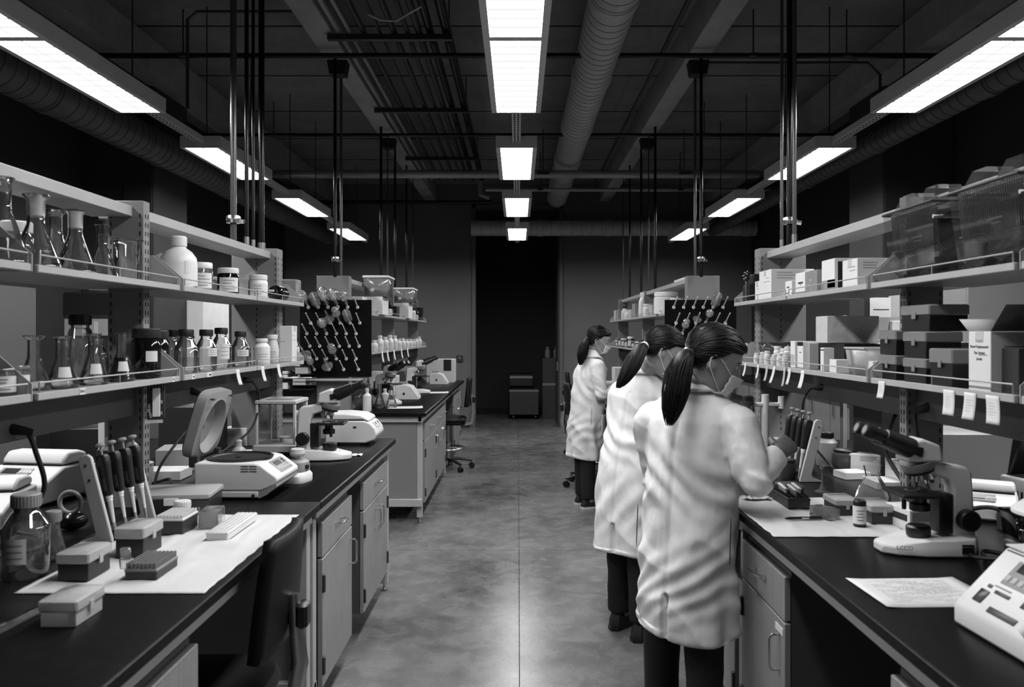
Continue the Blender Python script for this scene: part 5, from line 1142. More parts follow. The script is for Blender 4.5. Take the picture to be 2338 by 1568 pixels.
# top things on the far right rack
carton((1.46, 6.95, 1.995), .1, .5, .02, 'long pale board leaning on the far right top rail', CARD)
jar((1.33, 7.15, ZUs), .2, .11, 'large white rounded pot beside the right drying board', lab=False)
bottle((1.30, 8.35, ZUs), .26, .035, 'tall white spray bottle on the far right shelf', WHITE, WHITE, capr=.02)
# ------------------------------------------------------------------ far left bench top
bottle(on(838, 939, ZB), .19, .035, 'plain white plastic bottle nearest on the far left bench', WHITE, WHITE, neck=.68, capr=.014)
bottle(on(879, 929, ZB), .16, .034, 'second white plastic bottle on the far left bench', WHITE, WHITE, neck=.7, capr=.014, lab=(.1, .4, 100))
tub((-1.33, 6.62, ZB), .2, .2, .17, 'dark basin with glassware on the far left bench', None, glass('smoky', .6, .1, 1.45, 1.0, .2, .4))
for k in range(3): flask((-1.29 + .1 * k, 6.85, ZB), .2, .05, .017, '%s tall glass flask behind the white bottles, far left bench' % names[k])
sheet(on(925, 930, ZB), .3, .22, 'white sheet lying at the near end of the far left bench', 8, 0)
sheet(on(992, 896, ZB), .3, .24, 'white sheet lying in the middle of the far left bench', 5, 0)
def scale_unit(loc, rz, label):
    t = thing('bench_scale', label, 'instrument', loc, rz)
    MB().prism([(-.11, 0), (.12, 0), (.12, .03), (.05, .13), (-.02, .15), (-.11, .13)], -.1, .1).build('housing', IVORY, t, bevel=.008); MB().b2((-.08, -.03, .15), (.0, .03, .17), .004).build('platform', GREYP, t)
    MB().cyl((-.02, -.104, .06), (-.02, -.095, .06), .012, n=10).build('knob', BLACK, t)
scale_unit(on(930, 911, ZB), 0, 'white wedge-shaped instrument on the far left bench')
scale_unit(on(1002, 877, ZB), 0, 'second wedge-shaped instrument near the end of the far left bench')
microscope((-1.05, 8.5, ZB), 20, 'pale microscope standing far along the left bench', 1.0)
microscope((-1.15, 7.15, ZB), -30, 'pale microscope with dark tubes behind the white bottles', 1.0)
carton((-1.02, 10.6, ZB), .36, .35, .3, 'large white instrument box at the end of the far left bench', IVORY, cat='instrument', name='bench_instrument', band=[('y', .62, .9, .5, 1.0, BLACK)])
for k, (y, h_, m_) in enumerate(((7.5, .28, IVORY), (7.9, .22, CARD), (8.2, .25, DGREY), (8.9, .2, IVORY), (9.3, .25, GREYP))):
    carton((-1.28, y, ZB), .2, .24, h_, '%s instrument at the back of the far left bench' % names[k], m_, rz=8 * (k % 3), cat='instrument', name='bench_instrument', band=[('y', .2, .8, .3, .7, DGREY)])
# things seen between the near rack and the far left bench
def loose(loc, label):
    t = thing('paper_roll', label, 'roll', loc, 0); MB().tube([(-.14, 0, .06), (.1, 0, .06)], .055, 18).build('roll', M('roll_paper', .5, .8), t); MB().lathe([(.03, .1), (.03, .15), (.04, .18)], (0, 0, 0), 14).build('cup', M('roll_paper', .5, .8), t)
carton((-1.95, 7.15, ZB), .5, .4, .14, 'grey case under the paper roll beyond the balance', GREYP, name='storage_case', cat='case')
loose((-1.92, 7.05, ZB + .141), 'pale paper roll lying left of the drying board')
for k, (x, z_) in enumerate(((-1.86, 1.16), (-1.72, 1.19), (-1.86, 1.25), (-1.70, 1.28))):
    carton((x, 6.32, z_ - .06), .1, .14, .05, '%s small pale tray stacked under the left drying board' % names[k], (CARD, PAPERG)[k % 2], name='tray', cat='tray')
t = thing('tray_tower', 'dark letter-tray tower under the left drying board', 'rack', (-1.79, 6.42, ZB)); MB().b2((-.17, 0, 0), (.17, .3, .2)).build('body', DGREY, t)
for k in range(4): MB().b2((-.17, -.17, .2 + .06 * k - .008), (.17, .3, .2 + .06 * k), .001).build('tray_shelf', BLACK, t)
# ------------------------------------------------------------------ far right bench top
for k, (x, y, w_, d_, h_, m_) in enumerate(((1.25, 6.9, .25, .25, .3, DGREY), (1.3, 7.5, .25, .25, .2, IVORY), (1.2, 8.3, .25, .3, .22, GREYP), (1.25, 9.2, .3, .3, .25, IVORY))):
    carton((x, y, ZB), w_, d_, h_, '%s instrument on the far right bench' % names[k], m_, cat='instrument', name='bench_instrument')
for k in range(4): flask((1.02 + .07 * k, 7.75 + .1 * (k % 2), ZB), .24, .05, .018, '%s tall glass flask beside the farthest person' % names[k])
# ------------------------------------------------------------------ wall benches and cupboards beyond the islands
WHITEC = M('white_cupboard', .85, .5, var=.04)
def wallbench(s, y0, y1, side):
    t = thing('wall_counter', 'grey counter along the %s wall' % side, 'counter', (s * 3.84, y0, 0))
    MB().b2((0, 0, .02), (s * -.55, y1 - y0, .86)).build('body', STEELD, t); MB().b2((0, -.01, .86), (s * -.6, y1 - y0 + .01, .9), .004).build('top', BLACKTOP, t)
    n = int((y1 - y0) / .6)
    for k in range(n):
        d = MB().b2((s * -.55, k * .6 + .01, .1), (s * -.57, k * .6 + .59, .84), .003).build('door', CABFACE, t); MB().b2((s * -.57, k * .6 + .48, .68), (s * -.585, k * .6 + .5, .8)).build('handle', CHROME, d)
wallbench(-1, 7.75, 12.4, 'left'); wallbench(1, 7.75, 12.4, 'right')
def cupboard(x0, x1, y0, y1, z0, z1, label, mat=WHITEC, handle=True):
    t = thing('cupboard', label, 'cupboard', ((x0 + x1) / 2, y0, z0)); w_ = x1 - x0
    MB().b2((-w_ / 2, .02, 0), (w_ / 2, y1 - y0, z1 - z0), .004).build('body', mat, t); d = MB().b2((-w_ / 2 + .004, 0, .01), (w_ / 2 - .004, .02, z1 - z0 - .01), .003).build('door', mat, t)
    if handle: MB().b2((w_ * .1, -.025, (z1 - z0) * .5), (w_ * .35, -.0, (z1 - z0) * .5 + .03), .004).build('handle', BLACK, d)
cupboard(-3.62, -3.05, 7.72, 8.4, 1.05, 1.93, 'white cupboard seen between the left shelves')
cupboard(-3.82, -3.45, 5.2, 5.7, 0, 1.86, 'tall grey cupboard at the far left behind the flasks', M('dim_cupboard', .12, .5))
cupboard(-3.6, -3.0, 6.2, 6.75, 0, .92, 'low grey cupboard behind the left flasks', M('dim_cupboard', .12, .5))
cupboard(-3.55, -3.15, 6.2, 6.3, 1.66, 1.86, 'black wall unit seen above the lower left flasks', BLACKM, False)
t = thing('poster', 'white sheet pinned under the black wall unit', 'paper', (-3.36, 6.195, 1.58)); MB().b2((-.17, 0, -.06), (.17, .004, .07)).build('sheet', PAPERG, t)
for k in range(3): MB().b2((-.12 + .09 * k, -.002, -.04), (-.09 + .09 * k, .001, .05)).build('strip', PAPER, t)
MB().b2((-.17, .004, -.68), (.17, .06, .1)).build('back_panel', DGREY, t)
cupboard(3.36, 3.62, 6.45, 6.95, 0, 1.87, 'tall white cupboard behind the right dark boxes')
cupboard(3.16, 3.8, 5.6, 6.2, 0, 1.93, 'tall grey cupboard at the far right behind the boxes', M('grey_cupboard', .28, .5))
t = thing('protocol_sheet', 'tall white protocol sheets pinned behind the lower right shelf', 'paper', (2.03, 4.55, 1.31)); MB().b2((-.02, 0, .0), (.10, .004, .43)).build('sheet', PAPER, t); MB().b2((.09, .004, .0), (.2, .008, .45)).build('sheet', PAPERG, t)
for k in range(6): MB().b2((.0, -.002, .06 + .06 * k), (.05 + .02 * (k % 3), .0, .064 + .06 * k)).build('print', DGREY, t)
MB().b2((-.03, .009, -.41), (.22, .05, .46)).build('back_panel', DGREY, t)
t = thing('display_rail', 'grey panel with white cartons on the far side of the right rack', 'shelf', (1.98, 4.2, 1.50)); MB().b2((-.25, 0, .03), (.3, .02, .12)).build('panel', GREYP, t); MB().b2((-.27, -.01, -.6), (-.25, .03, .13)).build('side_post', STEEL, t)
for k in range(3): MB().b2((-.02 + .12 * k, -.03, .05), (.08 + .12 * k, 0, .1), .002).build('label_holder', CARD, t)
# corridor things
t = thing('cart', 'dark cart loaded with boxes in the corridor', 'cart', (.1, 14.3, 0)); MB().b2((-.26, 0, .08), (.27, .5, .55), .01).build('body', M('cart_grey', .06, .5), t); MB().b2((-.26, -.005, .5), (.27, 0, .53)).build('edge', GREYP, t); MB().b2((-.26, 0, .6), (.17, .45, .82), .01).build('upper_box', BLACK, t); MB().b2((-.25, -.005, .74), (.16, 0, .78)).build('band', GREYP, t)
for x in (-.2, .2): MB().cyl((x, .05, .04), (x + .03, .05, .04), .04, n=12).build('wheel', BLACK, t)
t = thing('storage_shelf', 'dark storage shelf with a pale edge in the corridor', 'shelf', (.60, 14.5, 0)); MB().b2((-.16, 0, 0), (.17, .4, 1.1), .005).build('body', M('cart_grey', .06, .5), t); MB().b2((-.16, -.01, .6), (.17, 0, .64)).build('edge', GREYP, t)  # edge strip in a paler grey than the body
bottle((.54, 14.6, 1.1), .2, .05, 'pale bottle on the corridor shelf, left of two', GREYP, GREYP); bottle((.70, 14.62, 1.1), .2, .05, 'pale bottle on the corridor shelf, right of two', GREYP, GREYP)
# ------------------------------------------------------------------ chairs and stool
def chair(loc, rz, label, zs=.6, back=True, scale=1.0):
    t = thing('lab_chair', label, 'chair', loc, rz)      # faces local -x, backrest on +x
    vin = M('black_vinyl', .005, .5, spec=.25)
    MB().loft([[(p[0], p[1], z) for p in rsq(a, a, 32, 3)] for a, z in ((.17, zs - .07), (.205, zs - .055), (.215, zs - .03), (.2, zs - .005), (.15, zs + .002))]).build('seat', vin, t)
    MB().lathe([(.03, .1), (.03, .3), (.02, .31), (.02, zs - .07)], (0, 0, 0), 16).build('gas_column', CHROME, t)
    MB().b2((-.1, -.07, zs - .1), (.2, .07, zs - .07), .006).build('mechanism', BLACK, t)
    for k in range(5):
        a = 2 * math.pi * k / 5 + .3; c, s_ = math.cos(a), math.sin(a)
        MB().tube([(0, 0, .12), (.12 * c, .12 * s_, .115), (.28 * c, .28 * s_, .085)], [.032, .026, .018], 8, flat=.7).build('base_leg', BLACK, t)
        w_ = MB()
        for o_ in (-.016, .016): w_.cyl((.28 * c - (o_ - .007) * s_, .28 * s_ + (o_ - .007) * c, .03), (.28 * c - (o_ + .007) * s_, .28 * s_ + (o_ + .007) * c, .03), .03, n=14)
        w_.box((.28 * c, .28 * s_, .05), (.03, .03, .04), .006); w_.build('caster', BLACK, t)
    MB().tube([(.19 * math.cos(k * math.pi / 16), .19 * math.sin(k * math.pi / 16), .24) for k in range(32)], .011, 8, closed=True).build('foot_ring', CHROME, t)
    for k in range(3):
        a = 2 * math.pi * k / 3; MB().cyl((.03 * math.cos(a), .03 * math.sin(a), .24), (.185 * math.cos(a), .185 * math.sin(a), .24), .007, n=8).build('ring_spoke', CHROME, t)
    if back:
        def bk(u, v):
            y = (u - .5) * .40 * (1 - .25 * v * v); z = zs + .12 + .32 * v; x = .235 + .03 * v - .02 * (2 * u - 1) ** 2; return (x, y, z)
        MB().grid(bk, 14, 10).build('backrest', vin, t, solid=.035, bevel=0)
        MB().tube([(.17, 0, zs - .09), (.27, 0, zs - .07), (.29, 0, zs + .05), (.27, 0, zs + .25)], [.014, .016, .016, .012], 8, flat=1.6).build('back_post', CHROME, t)
        MB().box((.3, 0, zs + .19), (.035, .06, .075), .012).build('back_adjuster', BLACK, t)
    return t
chair((-.93, 2.33, 0), 1, 'black lab chair tucked under the left bench in the foreground', .52)
chair((-.80, 9.05, 0), 0, 'black lab chair with foot ring at the far left bench', .60)
chair((.74, 8.08, 0), 186, 'black lab chair behind the farthest person, nearer of two', .60)
chair((.88, 10.2, 0), 178, 'black lab chair at the far right bench, farther of two', .60)
chair((1.06, 2.02, 0), 0, 'round black stool under the right bench', .55, back=False)
# ------------------------------------------------------------------ people
def coatmat():
    m = M('lab_coat_cotton', .72, .85, var=.02, scale=40); nt = m.node_tree; N = nt.nodes; L = nt.links; b = N['Principled BSDF']; tc = [n for n in N if n.type == 'TEX_COORD'][0]
    mp = N.new('ShaderNodeMapping'); mp.inputs['Scale'].default_value = (1, 1, .45); mp.inputs['Rotation'].default_value = (.5, .35, 0); L.new(tc.outputs['Object'], mp.inputs['Vector'])
    n1 = N.new('ShaderNodeTexNoise'); n1.noise_type = 'RIDGED_MULTIFRACTAL'; n1.inputs['Scale'].default_value = 6; n1.inputs['Detail'].default_value = 3; n1.inputs['Distortion'].default_value = .6; L.new(mp.outputs[0], n1.inputs['Vector'])
    n2 = N.new('ShaderNodeTexNoise'); n2.inputs['Scale'].default_value = 26; n2.inputs['Detail'].default_value = 4; L.new(mp.outputs[0], n2.inputs['Vector'])
    b1 = N.new('ShaderNodeBump'); b1.inputs['Strength'].default_value = .30; b1.inputs['Distance'].default_value = .02; L.new(n1.outputs['Fac'], b1.inputs['Height'])
    b2 = N.new('ShaderNodeBump'); b2.inputs['Strength'].default_value = .22; b2.inputs['Distance'].default_value = .012; L.new(n2.outputs['Fac'], b2.inputs['Height']); L.new(b1.outputs[0], b2.inputs['Normal']); L.new(b2.outputs[0], b.inputs['Normal'])
    return m
SKIN = M('skin', .30, .5, var=.05, scale=30); HAIR = M('black_hair', .004, .5, var=.4, scale=60, spec=.3); COATM = coatmat()
TROUS = M('black_trousers', .008, .85); GLOVE = M('nitrile_glove', .13, .5, var=.05); MASKM = M('mask_fabric', .8, .85, bump=.08, bscale=500); SHOE = M('dark_shoe', .012, .6)
def remesh(mb, name, mat, parent, voxel, smooth=4, fn=None):
    me = bpy.data.meshes.new(name); me.from_pydata(mb.v, [], mb.f)
    bm = bmesh.new(); bm.from_mesh(me); bmesh.ops.recalc_face_normals(bm, faces=bm.faces); bm.to_mesh(me); bm.free()
    tmp = bpy.data.objects.new('tmp', me); COL.objects.link(tmp)
    q = tmp.modifiers.new('r', 'REMESH'); q.mode = 'VOXEL'; q.voxel_size = voxel
    if smooth: q = tmp.modifiers.new('s', 'SMOOTH'); q.factor = .5; q.iterations = smooth
    dg = bpy.context.evaluated_depsgraph_get(); out = bpy.data.meshes.new_from_object(tmp.evaluated_get(dg)); bpy.data.objects.remove(tmp)
    if fn:
        N_ = [v.normal.copy() for v in out.vertices]
        for v, n in zip(out.vertices, N_): v.co = fn(v.co, n)
    out.name = name; out.materials.clear(); out.materials.append(mat); out.polygons.foreach_set('use_smooth', [True] * len(out.polygons))
    o = bpy.data.objects.new(name, out); COL.objects.link(o)
    if parent is not None: o.parent = parent
    return o
def ell(cx, cy, a, b, z, n=36, tiltx=0.0):
    return [(cx + a * math.cos(2 * math.pi * k / n), cy + b * math.sin(2 * math.pi * k / n), z + tiltx * math.cos(2 * math.pi * k / n)) for k in range(n)]
HEADP = [(-.122, .052, .020, .022), (-.112, .048, .036, .036), (-.085, .036, .056, .051), (-.055, .022, .076, .060), (-.02, .010, .089, .068), (.012, .003, .096, .073), (.045, -.002, .098, .075), (.075, -.004, .086, .068), (.098, -.006, .062, .050), (.112, -.006, .034, .028), (.117, -.006, .006, .006)]
def head_radius(d):                                    # distance from the head's centre to the skull along d
    best = .08
    for r_ in range(1, 60):
        r = r_ * .0025; p = d * r; z = p.z
        if z <= HEADP[0][0] or z >= HEADP[-1][0]: return r
        for k in range(len(HEADP) - 1):
            if HEADP[k][0] <= z <= HEADP[k + 1][0]:
                t = (z - HEADP[k][0]) / (HEADP[k + 1][0] - HEADP[k][0]); cx = HEADP[k][1] * (1 - t) + HEADP[k + 1][1] * t; a = HEADP[k][2] * (1 - t) + HEADP[k + 1][2] * t; b = HEADP[k][3] * (1 - t) + HEADP[k + 1][3] * t; break
        if ((p.x - cx) / a) ** 2 + (p.y / b) ** 2 > 1: return r
    return best
def hand_mb(mb, mat4, side, curl=(40, 55, 35), voxel=None, spread=1.0):
    """x: from wrist to fingertips, z: back of the hand, side=+1 puts the thumb on +y"""
    old = mb.m; mb.m = mat4
    mb.loft([[(x, w_ * math.cos(2 * math.pi * k / 14), zc + t_ * math.sin(2 * math.pi * k / 14)) for k in range(14)] for x, w_, t_, zc in ((-.03, .024, .02, 0), (0, .027, .019, 0), (.03, .037, .017, 0), (.07, .041, .0155, .002), (.09, .038, .012, .002))])
    for i, (y, L_, r) in enumerate(((.030, .072, .0092), (.010, .080, .0096), (-.011, .074, .0092), (-.030, .058, .0082))):
        y *= side; a = 0; p = Vector((.08, y, .002)); pts = [tuple(p)]; rs = [r * 1.08]
        for f, c in zip((.45, .31, .24), curl):
            a += R(c); p = p + Vector((math.cos(a), spread * y * .35, -math.sin(a))) * L_ * f; pts.append(tuple(p)); rs.append(r * (1 - .08 * len(rs)))
        mb.tube(pts, rs, 10); mb.ball(pts[-1], rs[-1] * 1.0, 8)
        for q, rr in zip(pts[1:-1], rs[1:-1]): mb.ball(q, rr * 1.03, 8)
    pts = [(.012, side * .026, -.004), (.04, side * .05, -.016), (.066, side * .05, -.032), (.084, side * .038, -.042)]
    mb.tube(pts, [.015, .0125, .0105, .0085], 10); mb.ball(pts[-1], .0088, 8); mb.ball(pts[1], .0125, 8)
    mb.m = old
def frame(o_, x_, up):                                  # matrix with x along x_ and z near up
    x_ = Vector(x_).normalized(); y_ = Vector(up).cross(x_).normalized(); z_ = x_.cross(y_)
    m = Matrix((x_, y_, z_)).transposed().to_4x4(); m.translation = Vector(o_); return m
def person(label, org, yaw, head, hyaw, hpitch, lean, arms, tail, feet, seed, hem=.42, glove=GLOVE, side=0.0, sneak=False, hroll=0.0, bun=None):
    Rz = Matrix.Translation((org[0], org[1], 0)) @ Matrix.Rotation(R(yaw), 4, 'Z'); inv = Rz.inverted()
    W = lambda p: inv @ Vector(p)                       # world -> local
    Lx = lambda z: lean * max(0, (z - .75) / .6) ** 1.2; Ly = lambda z: side * max(0, (z - .75) / .6)
    HM = inv @ Matrix.Translation(head) @ Matrix.Rotation(R(hyaw), 4, 'Z') @ Matrix.Rotation(R(hpitch), 4, 'Y') @ Matrix.Rotation(R(hroll), 4, 'X')
    # --- continuous body
    b = MB()
    tor = [(.80, .0, .10, .15), (.92, .0, .11, .16), (1.05, .0, .095, .135), (1.17, .01, .105, .15), (1.22, .015, .095, .155), (1.27, .01, .07, .11), (1.32, .01, .045, .055)]
    b.loft([ell(c + Lx(z), Ly(z), a, q, z, 28) for z, c, a, q in tor])
    nb = Vector((.01 + Lx(1.33), Ly(1.33), 1.30)); hb_ = HM @ Vector((-.02, 0, -.06)); b.tube([tuple(nb), tuple(nb.lerp(hb_, .5)), tuple(hb_)], [.058, .05, .052], 18)
    om = b.m; b.m = HM
    b.loft([ell(cx, 0, a, q, z, 28) for z, cx, a, q in HEADP])
    b.tube([(.092, 0, .012), (.106, 0, -.018), (.116, 0, -.036), (.1, 0, -.046)], [.008, .011, .014, .01], 10)
    for sy in (-1, 1):
        b.ball((-.006, sy * .074, -.012), .03, 12, (.62, .28, 1.05)); b.tube([(.006, sy * .078, .006), (-.004, sy * .084, .02), (-.02, sy * .085, .01), (-.02, sy * .083, -.012), (-.006, sy * .078, -.036)], .0055, 8)
        b.ball((.086, sy * .03, .02), .014, 10, (.5, 1.2, .5))
    b.tube([(.088, -.022, -.068), (.096, 0, -.066), (.088, .022, -.068)], .007, 8); b.m = om
    for (sh_, el, wr) in arms:
        p = [W(q) for q in (sh_, el, wr)]; b.tube([tuple(p[0]), tuple(p[0].lerp(p[1], .5)), tuple(p[1]), tuple(p[1].lerp(p[2], .4)), tuple(p[2])], [.048, .044, .038, .037, .026], 14)
    for (ft, kn) in feet:
        hp = Vector((0, .075 if W(ft).y > 0 else -.075, .84)); f_, k_ = W(ft), W(kn); b.tube([tuple(hp), tuple(k_), tuple(f_)], [.07, .055, .04], 16); b.tube([tuple(f_ + Vector((0, 0, -.01))), tuple(f_ + Vector((.1, 0, -.05)))], [.04, .03], 12)
    body = remesh(b, 'person', SKIN, None, .009, 3); body.matrix_world = Rz; tag(body, label, 'person')
    # --- eyes and brows
    for sy in (-1, 1):
        e = MB(); e.m = HM; e.ball((.083, sy * .031, .006), .0115, 12, (.7, 1.25, .7)); eo = e.build('eye', M('eye_white', .5, .2), body)
        e = MB(); e.m = HM; e.ball((.0895, sy * .031, .004), .0052, 10, (.5, 1, 1)); e.build('iris', BLACK, eo)
        e = MB(); e.m = HM; e.tube([(.088, sy * .014, .024), (.092, sy * .03, .029), (.08, sy * .048, .025)], [.0025, .003, .0018], 6); e.build('eyebrow', HAIR, body)
        e = MB(); e.m = HM; e.tube([(.092, sy * .018, .009), (.094, sy * .031, .012), (.084, sy * .046, .007)], .0014, 6); e.build('eyelash', HAIR, body)
    # --- hair: cap, combed strands, pony tail
    tie = HM.inverted() @ W(tail[0]); td = tie.normalized()
    def region(d):                                      # >0 where hair grows
        return max(0, min(1, (.10 + .9 * d.z - 1.05 * d.x + (.35 if d.z > .55 else 0)) * 5)) if d.z > -.62 else 0
    hm = MB(); hm.m = HM; rings = []
    for i in range(25):
        th = math.pi * i / 24; ring = []
        for k in range(40):
            ph = 2 * math.pi * k / 40; d = Vector((math.sin(th) * math.cos(ph), math.sin(th) * math.sin(ph), -math.cos(th))); r = head_radius(d); q = region(d)
            if d.z < -.15 and d.x > -.25: q = 0
            ring.append(tuple(d * (r - .008 + .021 * q)))
        rings.append(ring)
    hm.loft(rings); random.seed(seed)
    for k in range(600):
        ph = random.uniform(-math.pi, math.pi); z0 = random.uniform(-.55, .95); d0 = Vector((math.sqrt(max(0, 1 - z0 * z0)) * math.cos(ph), math.sqrt(max(0, 1 - z0 * z0)) * math.sin(ph), z0))
        if region(d0) < .25 or (d0.z < -.12 and d0.x > -.25): continue
        pts = []
        for j in range(9):
            t = j / 8; d = (d0 * (1 - t) + td * t); d = d.normalized() if d.length > .05 else td
            if region(d) < .2: d = (d + Vector((-.3, 0, .25))).normalized()
            pts.append(tuple(d * (head_radius(d) + .0125 + .0035 * math.sin(math.pi * t) + random.uniform(0, .0015))))
        hm.tube(pts, [.0012] * 9, 4)
    hm.m = Matrix(); tp = [W(p) for p in tail]; tr = [.014, .033, .046, .047, .034, .012][:len(tail)]
    def cat(P, u):
        u = min(u, .9999) * (len(P) - 1); i = int(u); t = u - i; a, b_, c, d = P[max(i - 1, 0)], P[i], P[i + 1], P[min(i + 2, len(P) - 1)]
        return .5 * ((2 * b_) + (c - a) * t + (2 * a - 5 * b_ + 4 * c - d) * t * t + (3 * b_ - a - 3 * c + d) * t ** 3)
    def rad(u):
        x = u * (len(tr) - 1); i = min(int(x), len(tr) - 2); return tr[i] * (1 - (x - i)) + tr[i + 1] * (x - i)
    hm.tube([tuple(cat(tp, j / 10)) for j in range(10)] + [tuple(cat(tp, .97))], [rad(j / 10) * .8 for j in range(10)] + [.003], 14)
    for k in range(240):
        a = random.uniform(0, 2 * math.pi); q = math.sqrt(random.random()); e = random.uniform(.8, 1.06); pts = []
        for j in range(11):
            u = j / 10 * min(1, e); x = u * (len(tr) - 1); i = min(int(x), len(tr) - 2); r = tr[i] * (1 - (x - i)) + tr[i + 1] * (x - i)
            c = cat(tp, u); pts.append(tuple(c + Vector((math.cos(a) * q * r * 1.05, math.sin(a) * q * r * 1.05, 0)) + Vector((random.uniform(-1, 1), random.uniform(-1, 1), 0)) * .0012))
        hm.tube(pts, [.0013] * 10 + [.0004], 4)
    ho = hm.build('hair', HAIR, body)
    et = MB(); tdir = (tp[1] - tp[0]).normalized(); c0 = tp[0] + tdir * .008; u_ = tdir.orthogonal().normalized(); v_ = tdir.cross(u_)
    et.tube([tuple(c0 + (u_ * math.cos(k * math.pi / 8) + v_ * math.sin(k * math.pi / 8)) * .0175) for k in range(16)], .0055, 8, closed=True); et.build('hair_tie', CHROME if bun == 'bead' else (WHITE if bun == 'white' else BLACK), ho)
    # --- mask with pleats and ear loops
    mk = MB(); mk.m = HM
    def mf(u, v):
        ph = (u - .5) * 2 * 1.0; z = -.105 + .082 * v; y = math.sin(ph) * .066; x = .03 + math.cos(ph) * (.088 - .016 * (1 - v)) - .004 * abs(math.sin(v * math.pi * 3)); x += .012 * math.exp(-(y / .02) ** 2) * (v > .3) * min(1, (v - .3) * 2)
        if v < .12: x -= .03 * (.12 - v) / .12
        return (x, y * (1 - .12 * (1 - v)), z)
    mo = mk.grid(mf, 20, 20).build('face_mask', MASKM, body, solid=.0016)
    for sy in (-1, 1):
        l = MB(); l.m = HM
        p1, p2 = mf(.5 + sy * .5, .95), mf(.5 + sy * .5, .1)
        l.tube([p1, (.03, sy * .079, .004), (-.004, sy * .086, .022), (-.02, sy * .089, .002), (-.012, sy * .086, -.026)], .0016, 6); l.tube([(-.012, sy * .086, -.026), (.02, sy * .074, -.06), p2], .0016, 6); l.build('ear_loop', WHITE, mo)
    # --- lab coat
    c = MB()
    cr = [(hem, -.012, .157, .186), (hem + .01, -.012, .159, .188), (.65, -.008, .153, .183), (.85, .0, .146, .177), (1.03, .0, .136, .17), (1.15, .01, .138, .18), (1.215, .012, .126, .186), (1.26, .012, .105, .165), (1.30, .01, .083, .125), (1.335, .01, .068, .088), (1.362, .012, .062, .07)]
    c.loft([ell(cx + Lx(z), Ly(z), a, q, z - max(0, z - 1.28) * .25, 40, -max(0, z - 1.24) * .45) for z, cx, a, q in cr])
    els = []
    for (sh_, el, wr) in arms:
        p = [W(q) for q in (sh_, el, wr)]; d1 = (p[2] - p[1]); cuff = p[1] + d1 * .93; els.append(p[1])
        c.tube([tuple(p[0] + (Vector((Lx(1.28), 0, 1.28)) - p[0]) * .25), tuple(p[0]), tuple(p[0].lerp(p[1], .5)), tuple(p[1]), tuple(p[1].lerp(p[2], .45)), tuple(cuff)], [.06, .07, .064, .058, .05, .042], 20)
        c.ball(tuple(p[0]), .068, 14); c.ball(tuple(p[1]), .057, 14)
    sd = seed * 7.3
    def fold(co, n):
        z = co.z; low = max(0, min(1, (1.05 - z) / .5))
        q = noise.noise((co.x * 5 + sd, co.y * 5, z * 1.7)); d = .011 * q
        n2 = noise.noise((co.x * 5 + z * 3.5 + sd, co.y * 5 - z * 3.5, z * 1.5)); n3 = noise.noise((co.x * 8 - z * 5, co.y * 8 + z * 5 + sd, z * 2))
        d += .008 * max(-.2, .28 - abs(n2)) / .28 + .007 * n3 + .0012 * noise.noise((co.x * 34, co.y * 34 + sd, z * 20))
        th_ = math.atan2(co.y - Ly(z), co.x - Lx(z)); sk = max(0, min(1, (.98 - z) / .4)); q2 = noise.noise((co.x * 4 + sd, co.y * 4, z * 3 + 5)); rr_ = math.hypot(co.x - Lx(z), co.y - Ly(z))
        if rr_ < .215:
            d += sk * .0075 * math.sin(6 * th_ + sd + 5 * q2 + z * 3)
            d += math.exp(-((z - 1.02) / .11) ** 2) * .0055 * math.sin(z * 62 + th_ * 5 + 7 * q2)
            d += math.exp(-((z - .68) / .12) ** 2) * .0045 * math.sin(z * 66 - th_ * 7 + 9 * q2 + sd)
            d += math.exp(-((z - 1.17) / .07) ** 2) * .0040 * math.sin(th_ * 10 + 6 * q2 + z * 20)
        for e in els:
            w_ = max(0, 1 - (co - e).length / .2); d += w_ * .020 * (.22 - abs(noise.noise((co.x * 11 + co.z * 14 + sd, co.y * 11 - co.z * 12, co.z * 6))))
        d *= min(1, max(.15, (1.42 - z) / .2))
        if co.x < 0 and z < 1.24 and abs(co.y - Ly(z)) < .05: d -= .007 * math.exp(-((co.y - Ly(z) - .004) / .007) ** 2); d += .003 * (1 if co.y > Ly(z) else 0)
        if co.x < 0 and z < hem + .16: d -= .05 * math.exp(-((co.y - Ly(z)) / .006) ** 2)
        if z < hem + .03: d += .0015
        r_ = co + n * d
        if z < hem + .03: r_.z = z + .012 * math.sin(math.atan2(co.y, co.x) * 2 + seed)
        return r_
    co_ = remesh(c, 'lab_coat', COATM, body, .0075, 5, fold)
    # collar, pocket and side slit
    zc = 1.352; cl = MB()
    def col(u, v):
        ph = R(28) + u * R(304); a = .066 + .042 * v; q = .074 + .05 * v; f = math.cos(ph); return (.012 + Lx(zc) + a * math.cos(ph), Ly(zc) + q * math.sin(ph), zc + .036 - .06 * v - .055 * max(0, f) + (.008 if f < 0 else 0) * (1 - v))
    cl.grid(col, 30, 6).build('collar', COATM, co_, solid=.006)
    for sg in (-1, 1):
        s_ = MB(); pts = []
        for j in range(8):
            z = .90 - .16 * j / 7; ph = R(sg * 108); pts.append((math.cos(ph) * .152 + Lx(z), Ly(z) + math.sin(ph) * (.187 + .006), z))
        s_.tube(pts, [.0005] + [.0018] * 6 + [.0005], 6, flat=1.0).build('side_slit', BLACKM, co_)
        k = MB(); k.grid(lambda u, v: ((.148 + .012) * math.cos(R(sg * (35 + 32 * u))), (.182 + .014) * math.sin(R(sg * (35 + 32 * u))), .66 + .17 * v), 6, 4).build('pocket', COATM, co_, solid=.005)
